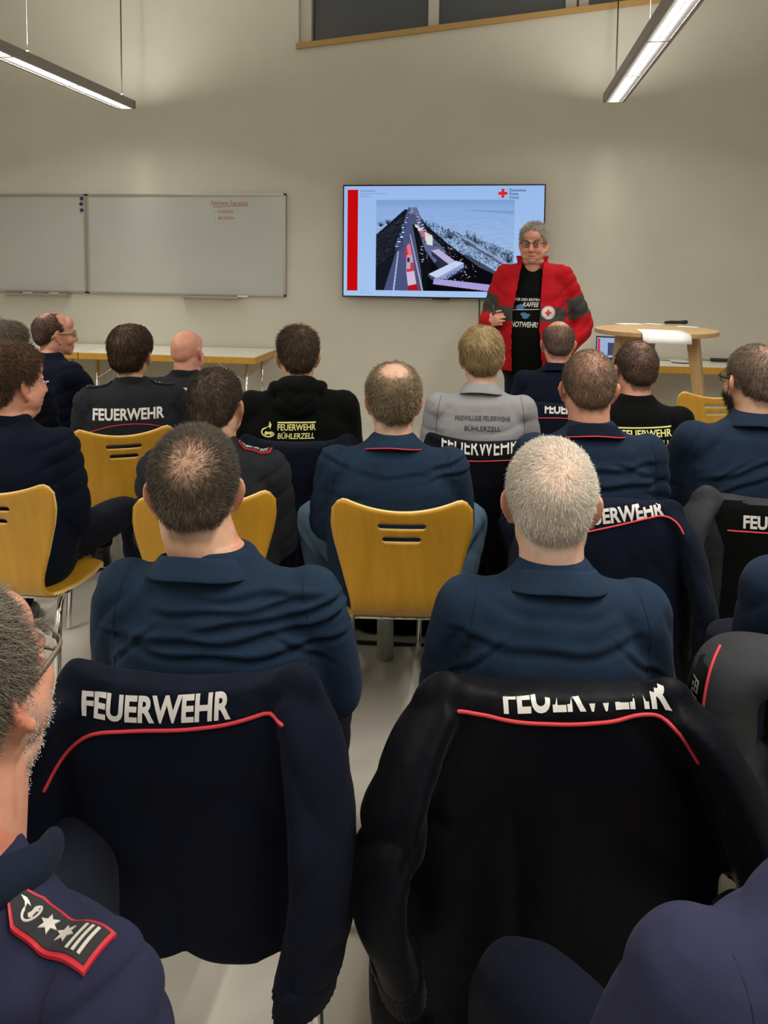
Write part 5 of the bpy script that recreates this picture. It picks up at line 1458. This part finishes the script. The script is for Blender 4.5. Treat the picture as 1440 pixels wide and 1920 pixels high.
# ---- epaulettes
M_EP = fabric('epaulette_grey', (.035, .036, .040)); M_EPR = mat('epaulette_red', (.50, .018, .035), .55); M_EPS = mat('silver_thread', (.62, .60, .55), .4, .2)
def star(cx, cy, r, n=6):
    return [(cx+math.cos(PI*i/n)*(r if i % 2 == 0 else r*.48), cy+math.sin(PI*i/n)*(r if i % 2 == 0 else r*.48)) for i in range(2*n)]
def epaulette(p, s, x0, x1, yc, w, ang, full=True, name='epaulette'):
    """on shoulder s (+1 right), from x0 near the neck to x1 near the arm"""
    L = abs(x1-x0); O = Vector((s*x0, yc, p['sz'])); U = Vector((s*math.cos(ang), math.sin(ang), 0)); V = Vector((-s*math.sin(ang), math.cos(ang), 0))
    O = Vector((O.x, O.y, p['sz']+.0)); D = Vector((0, 0, -1)); h = w/2
    def L_(polys, off, thick, m, nm, par=None):
        me = lay(poly_mesh(polys), p['_bvh'], O, U, V, D, off=off, grid=.006, thick=thick)
        if len(me.polygons): return link(nm, me, m, par or p['_top'])
    out = [(0, 0), (.012, -h*.62), (.022, -h), (L, -h), (L, h), (.022, h), (.012, h*.62)]
    out = [(0, -h*.45), (.020, -h), (L, -h), (L, h), (.020, h), (0, h*.45)]
    b = .0042; inn = [(b, -h*.45+b*.3), (.021, -h+b), (L-b, -h+b), (L-b, h-b), (.021, h-b), (b, h*.45-b*.3)]
    L_(out, .003, .004, M_EPR if full else M_BLACK, name)
    L_(inn, .0072, .0012, M_EP, name+'_cloth')
    if full:
        for k in range(3): x = L-.016-.0085*k; L_([[(x-.0020, -h*.66), (x+.0020, -h*.66), (x+.0020, h*.66), (x-.0020, h*.66)]][0:1] if False else [(x-.0020, -h*.66), (x+.0020, -h*.66), (x+.0020, h*.66), (x-.0020, h*.66)], .0086, .0010, M_EPS, 'silver_bar')
        for x in (L-.050, L-.074): L_(star(x, 0, .0115), .0086, .0014, M_EPS, 'silver_star')
        for q_ in (fl, fl2, bst): L_([(.026-yy*.42, xx*.42) for xx, yy in q_], .0086, .0010, M_EPS, 'flame_emblem')
_pm = poly_mesh
def poly_mesh(polys):
    if isinstance(polys[0][0], (int, float)): polys = [polys]
    return _pm(polys)
epaulette(P1, 1, .092, .218, spine_y(P1, P1['sz'])+.0, .046, R(-4))
epaulette(P7, 1, .085, .195, spine_y(P7, P7['sz'])+.0, .045, R(-4))
epaulette(P11, -1, .085, .195, spine_y(P11, P11['sz'])+.0, .045, R(0), full=False)
epaulette(P11, 1, .085, .195, spine_y(P11, P11['sz'])+.0, .045, R(0), full=False)

# ------------------------------------------------------------------ the speaker
sp = at_d(1003, 424, 5.0)
PS = dict(loc=(sp.x, sp.y, 0), yaw=ray_yaw(1003)+PI-R(6), top=sp.z+.012, hyaw=R(-3), hpitch=R(-3), wide=.99, fat=.8, skin='red', voxel=.0045, neck=.070, hfat=1.2, stand=True, hz=.93, y0=0, lean=.0, arms='down', seed=61, eyes=True, heady=.035, fold=.4,
    sleeve=.7, sz=sp.z-.305, bulk=1.0,
    armR=((.285, -.01, 1.215), (.262, .20, 1.225)), armL=((-.315, -.04, 1.20), (-.20, .13, 1.03)),
    handR=((-.62, .45, .16), (-.45, -.80, 0), 1.15),
    label='person standing at the television in red and grey jacket, holding a small black clicker',
    hair=dict(col=(.40, .38, .33), col2=(.62, .59, .53), n=9000, len=.018, toplen=1.9, thick=.008, rad=.0008, lift=.4, mess=.5, lock=.003, vol=.5, scalp=.5, seed=61, nape=-.08, crown=(0, -.05, .10)),
    glasses=dict(mat=G_BLK, rim=.0011), cloth=dict(kind='tee', mat=BLACK), trousers=NAVYD)
po = person(PS)
# open jacket over the tee shirt
q = dict(PS, wide=PS['wide']*1.0)
jm = fuse([loft([(0, .012, .89, .225, .185, 2.4), (0, .012, .96, .232, .192, 2.4), (0, .010, 1.04, .232, .190, 2.4), (0, .006, 1.15, .215, .165, 2.4)], 44)]+torso_parts(q, .028)+sleeve_parts(q, .024, True), .0075, 6)
shirt_wrinkle(jm, PS, 'jacket')
bm = bmesh.new(); bm.from_mesh(jm)
Jn = joints(PS)
def cutf(c):
    if c.z < .915: return True
    if c.y < .03: return False
    t = (c.z-.9)/.65
    lo, hi = -.045-.055*(1-t)*0-.055*max(0, .45-t), .105-.03*max(0, t-.6)/.4-.0*t
    return lo-.02 < c.x < hi and c.y > .05-.03*(c.z > 1.5)
bmesh.ops.delete(bm, geom=[f for f in bm.faces if cutf(f.calc_center_median())], context='FACES')
bm.to_mesh(jm); bm.free()
# smooth the cut edges
smooth(jm, 2, .4)
jm = evaluated(jm, [('SOLIDIFY', dict(thickness=.006, offset=-1))])
jo = link('red_jacket', jm, None, po, True, mats=[M_SHRED, M_BAND])
Jc = {k: Jn[k] for k in Jn}
for pl in jm.polygons:
    c = np.array(pl.center); band = False
    onarm = abs(c[0]) > .215
    if not onarm: band = 1.235 < c[2] < 1.325
    else:
        S_, E, Wr, s = Jc['R' if c[0] > 0 else 'L']
        u = (E-S_); t = (c-S_).dot(u)/u.dot(u); band = .42 < t < .80 and np.linalg.norm(c-(S_+u*min(1, t))) < .11
    pl.material_index = 1 if band else 0
bvj = bvh_of(jm); PJ = dict(_bvh=bvj, _top=jo)
FRONT = Vector((0, -1, 0)); UX = Vector((-1, 0, 0)); UZ = Vector((0, 0, 1))
def front_lay(me, x, z, m, name, bvh, par, off=.002, grid=.008):
    me = lay(me, bvh, (x, .35, z), UX, UZ, FRONT, off=off, grid=grid)
    if len(me.polygons): return link(name, me, m, par)
ring = lambda r, n=32: [(r*math.cos(2*PI*i/n), r*math.sin(2*PI*i/n)) for i in range(n)]
bx, bz = -.115, 1.293
M_BADGE = mat('badge_white', (.66, .64, .58), .5); M_CROSS = mat('badge_red', (.55, .01, .02), .5)
front_lay(poly_mesh(ring(.041)), bx, bz, M_BADGE, 'round_badge', bvj, jo, .0025)
rg = MB(); ro = ring(.037); ri = ring(.035)
front_lay(poly_mesh([[ro[i], ro[(i+1) % 32], ri[(i+1) % 32], ri[i]] for i in range(32)]), bx, bz, M_PRINTB, 'badge_ring', bvj, jo, .0035)
cr = .019; c3 = .0065
front_lay(_pm([[(-c3, -cr), (c3, -cr), (c3, -c3), (cr, -c3), (cr, c3), (c3, c3), (c3, cr), (-c3, cr), (-c3, c3), (-cr, c3), (-cr, -c3), (-c3, -c3)]]), bx, bz, M_CROSS, 'red_cross', bvj, jo, .0045)
bvt = PS['_bvh']; to = PS['_top']
M_TEEP = mat('tee_white_print', (.60, .60, .56), .6); M_TEEB = mat('tee_blue_print', (.03, .15, .30), .6)
def ft(s, x, z, w, h, bold=.02, shear=.2, tilt=0):
    me, ext = text_mesh(s, 1, bold, .8, shear); k = w/ext[0]; c = coords(me)*k; c[:, 1] *= h/(ext[1]*k); setco(me, c); front_lay(me, x, z, M_TEEP, 'shirt_print', bvt, to, .004)
ft('T FÜR DEN ERSTEN', .028, 1.372, .175, .020); ft('KAFFEE', -.005, 1.340, .10, .028); ft('NOTWEHR!', .030, 1.215, .17, .034)
me, ext = text_mesh('x', 1); 
front_lay(_pm([[(-.09, -.003), (.09, .005), (.09, .009), (-.09, .001)]]), .03, 1.305, M_TEEP, 'shirt_print', bvt, to, .004)
r6 = np.random.default_rng(5)
def blob(cx, cz, rx, rz, seed): 
    r_ = np.random.default_rng(seed); return [(cx+rx*math.cos(a)*(1+.25*r_.normal()), cz+rz*math.sin(a)*(1+.25*r_.normal())) for a in np.linspace(0, 2*PI, 14, endpoint=False)]
front_lay(_pm([blob(0, 0, .024, .018, 2)]), .065, 1.322, M_TEEB, 'shirt_print', bvt, to, .0035)
front_lay(_pm([blob(0, 0, .030, .020, 4)]), .03, 1.268, M_TEEB, 'shirt_print', bvt, to, .0035)
me, ext = text_mesh('I', 1); bpy.data.meshes.remove(me)
# raised jacket collar
V = []; Fc = []; n = 40
syc = spine_y(PS, PS['sz'])+.01
for i in range(n):
    a = -PI/2+(i/(n-1)-.5)*2*(PI-.62); bk = .5-.5*math.sin(a)
    for dr, dz in ((.002, -.03), (.0, .0), (.004, .03), (.012, .052)):
        V.append((.010+(.086+dr+.010*(1-bk))*math.cos(a), syc+(.080+dr)*math.sin(a), PS['sz']+.055+dz+.012*bk))
for i in range(n-1):
    for j in range(3): k = i*4+j; Fc.append((k, k+4, k+5, k+1))
me = bpy.data.meshes.new('c'); me.from_pydata(V, [], Fc); me.update(); me = evaluated(me, [('SOLIDIFY', dict(thickness=.005, offset=0)), ('SUBSURF', dict(levels=1, render_levels=1))])
link('collar', me, M_SHRED, jo, True)
# clicker held in the right hand
HR = Matrix.Translation(PS['loc']) @ Matrix.Rotation(PS['yaw'], 4, 'Z')
cp = HR @ Vector((.215, .235, 1.275))
o = link('clicker', MB().add(tube([(0, 0, -.035), (0, 0, .055)], .0105, n=12, ab=(1.1, .7))).mesh(), M_BLACK, None, True)
o.location = cp; o.rotation_euler = (R(10), R(12), PS['yaw']); tag(o, 'small black clicker held upright in the hand of the standing speaker', 'clicker')

# ------------------------------------------------------------------ floor items
p = at_z(720, 1240, 0)
e = empty('water_bottle', (p.x, p.y+.03, 0)); tag(e, 'clear glass water bottle standing on the floor under the centre chair', 'bottle')
M_GLASS = mat('green_tint_glass', (.62, .72, .63), .12, trans=.45, ior=1.45); M_WATER = mat('water', (.85, .95, .90), .0, trans=1.0, ior=1.33)
pr = [(.0325, .0), (.034, .006), (.034, .16), (.030, .19), (.015, .225), (.0135, .265), (.015, .27)]
me = MB().add(loft([(0, 0, z, r, r, 2) for r, z in pr]+[(0, 0, z, r-.003, r-.003, 2) for r, z in pr[::-1][:-1]]+[(0, 0, .008, .030, .030, 2)], 32)).mesh(); link('glass_body', me, M_GLASS, e, True)
link('water', MB().add(loft([(0, 0, .0085, .0295, .0295, 2), (0, 0, .075, .0305, .0305, 2)], 32)).mesh(), M_WATER, e, True)
link('cap', MB().add(loft([(0, 0, .262, .017, .017, 2), (0, 0, .285, .017, .017, 2)], 24)).mesh(), M_BLACK, e, True)
bg = at_z(735, 1226, 0)
e = empty('black_bag', (bg.x, bg.y+.28, 0), R(6)); tag(e, 'black soft bag lying on the floor beyond the bottle under the centre chair', 'bag')
me = fuse([loft([(0, 0, .004, .21, .13, 3), (0, 0, .06, .23, .145, 3), (0, 0, .17, .21, .12, 2.8), (0, 0, .22, .17, .08, 2.4)], 36)], .008, 5)
v = coords(me); N = normals(me); setco(me, v+N*(-.008*ridge(v[:, 0]*30+wnoise(v, 9, 2)*3))[:, None]*(v[:, 2] > .02)[:, None]); link('bag_body', me, BLACK, e, True)
link('strap', MB().add(ctube([(-.18, -.10, .14), (-.24, -.19, .02), (-.05, -.21, .008), (.18, -.19, .010), (.20, -.10, .13)], .007, n=8, ab=(1.8, .6))).mesh(), M_BLACK, e, True)

for o_ in SC.objects:
    if 'label' in o_ and not 4 <= len(o_['label'].split()) <= 16: print('LABEL', len(o_['label'].split()), o_['label'])
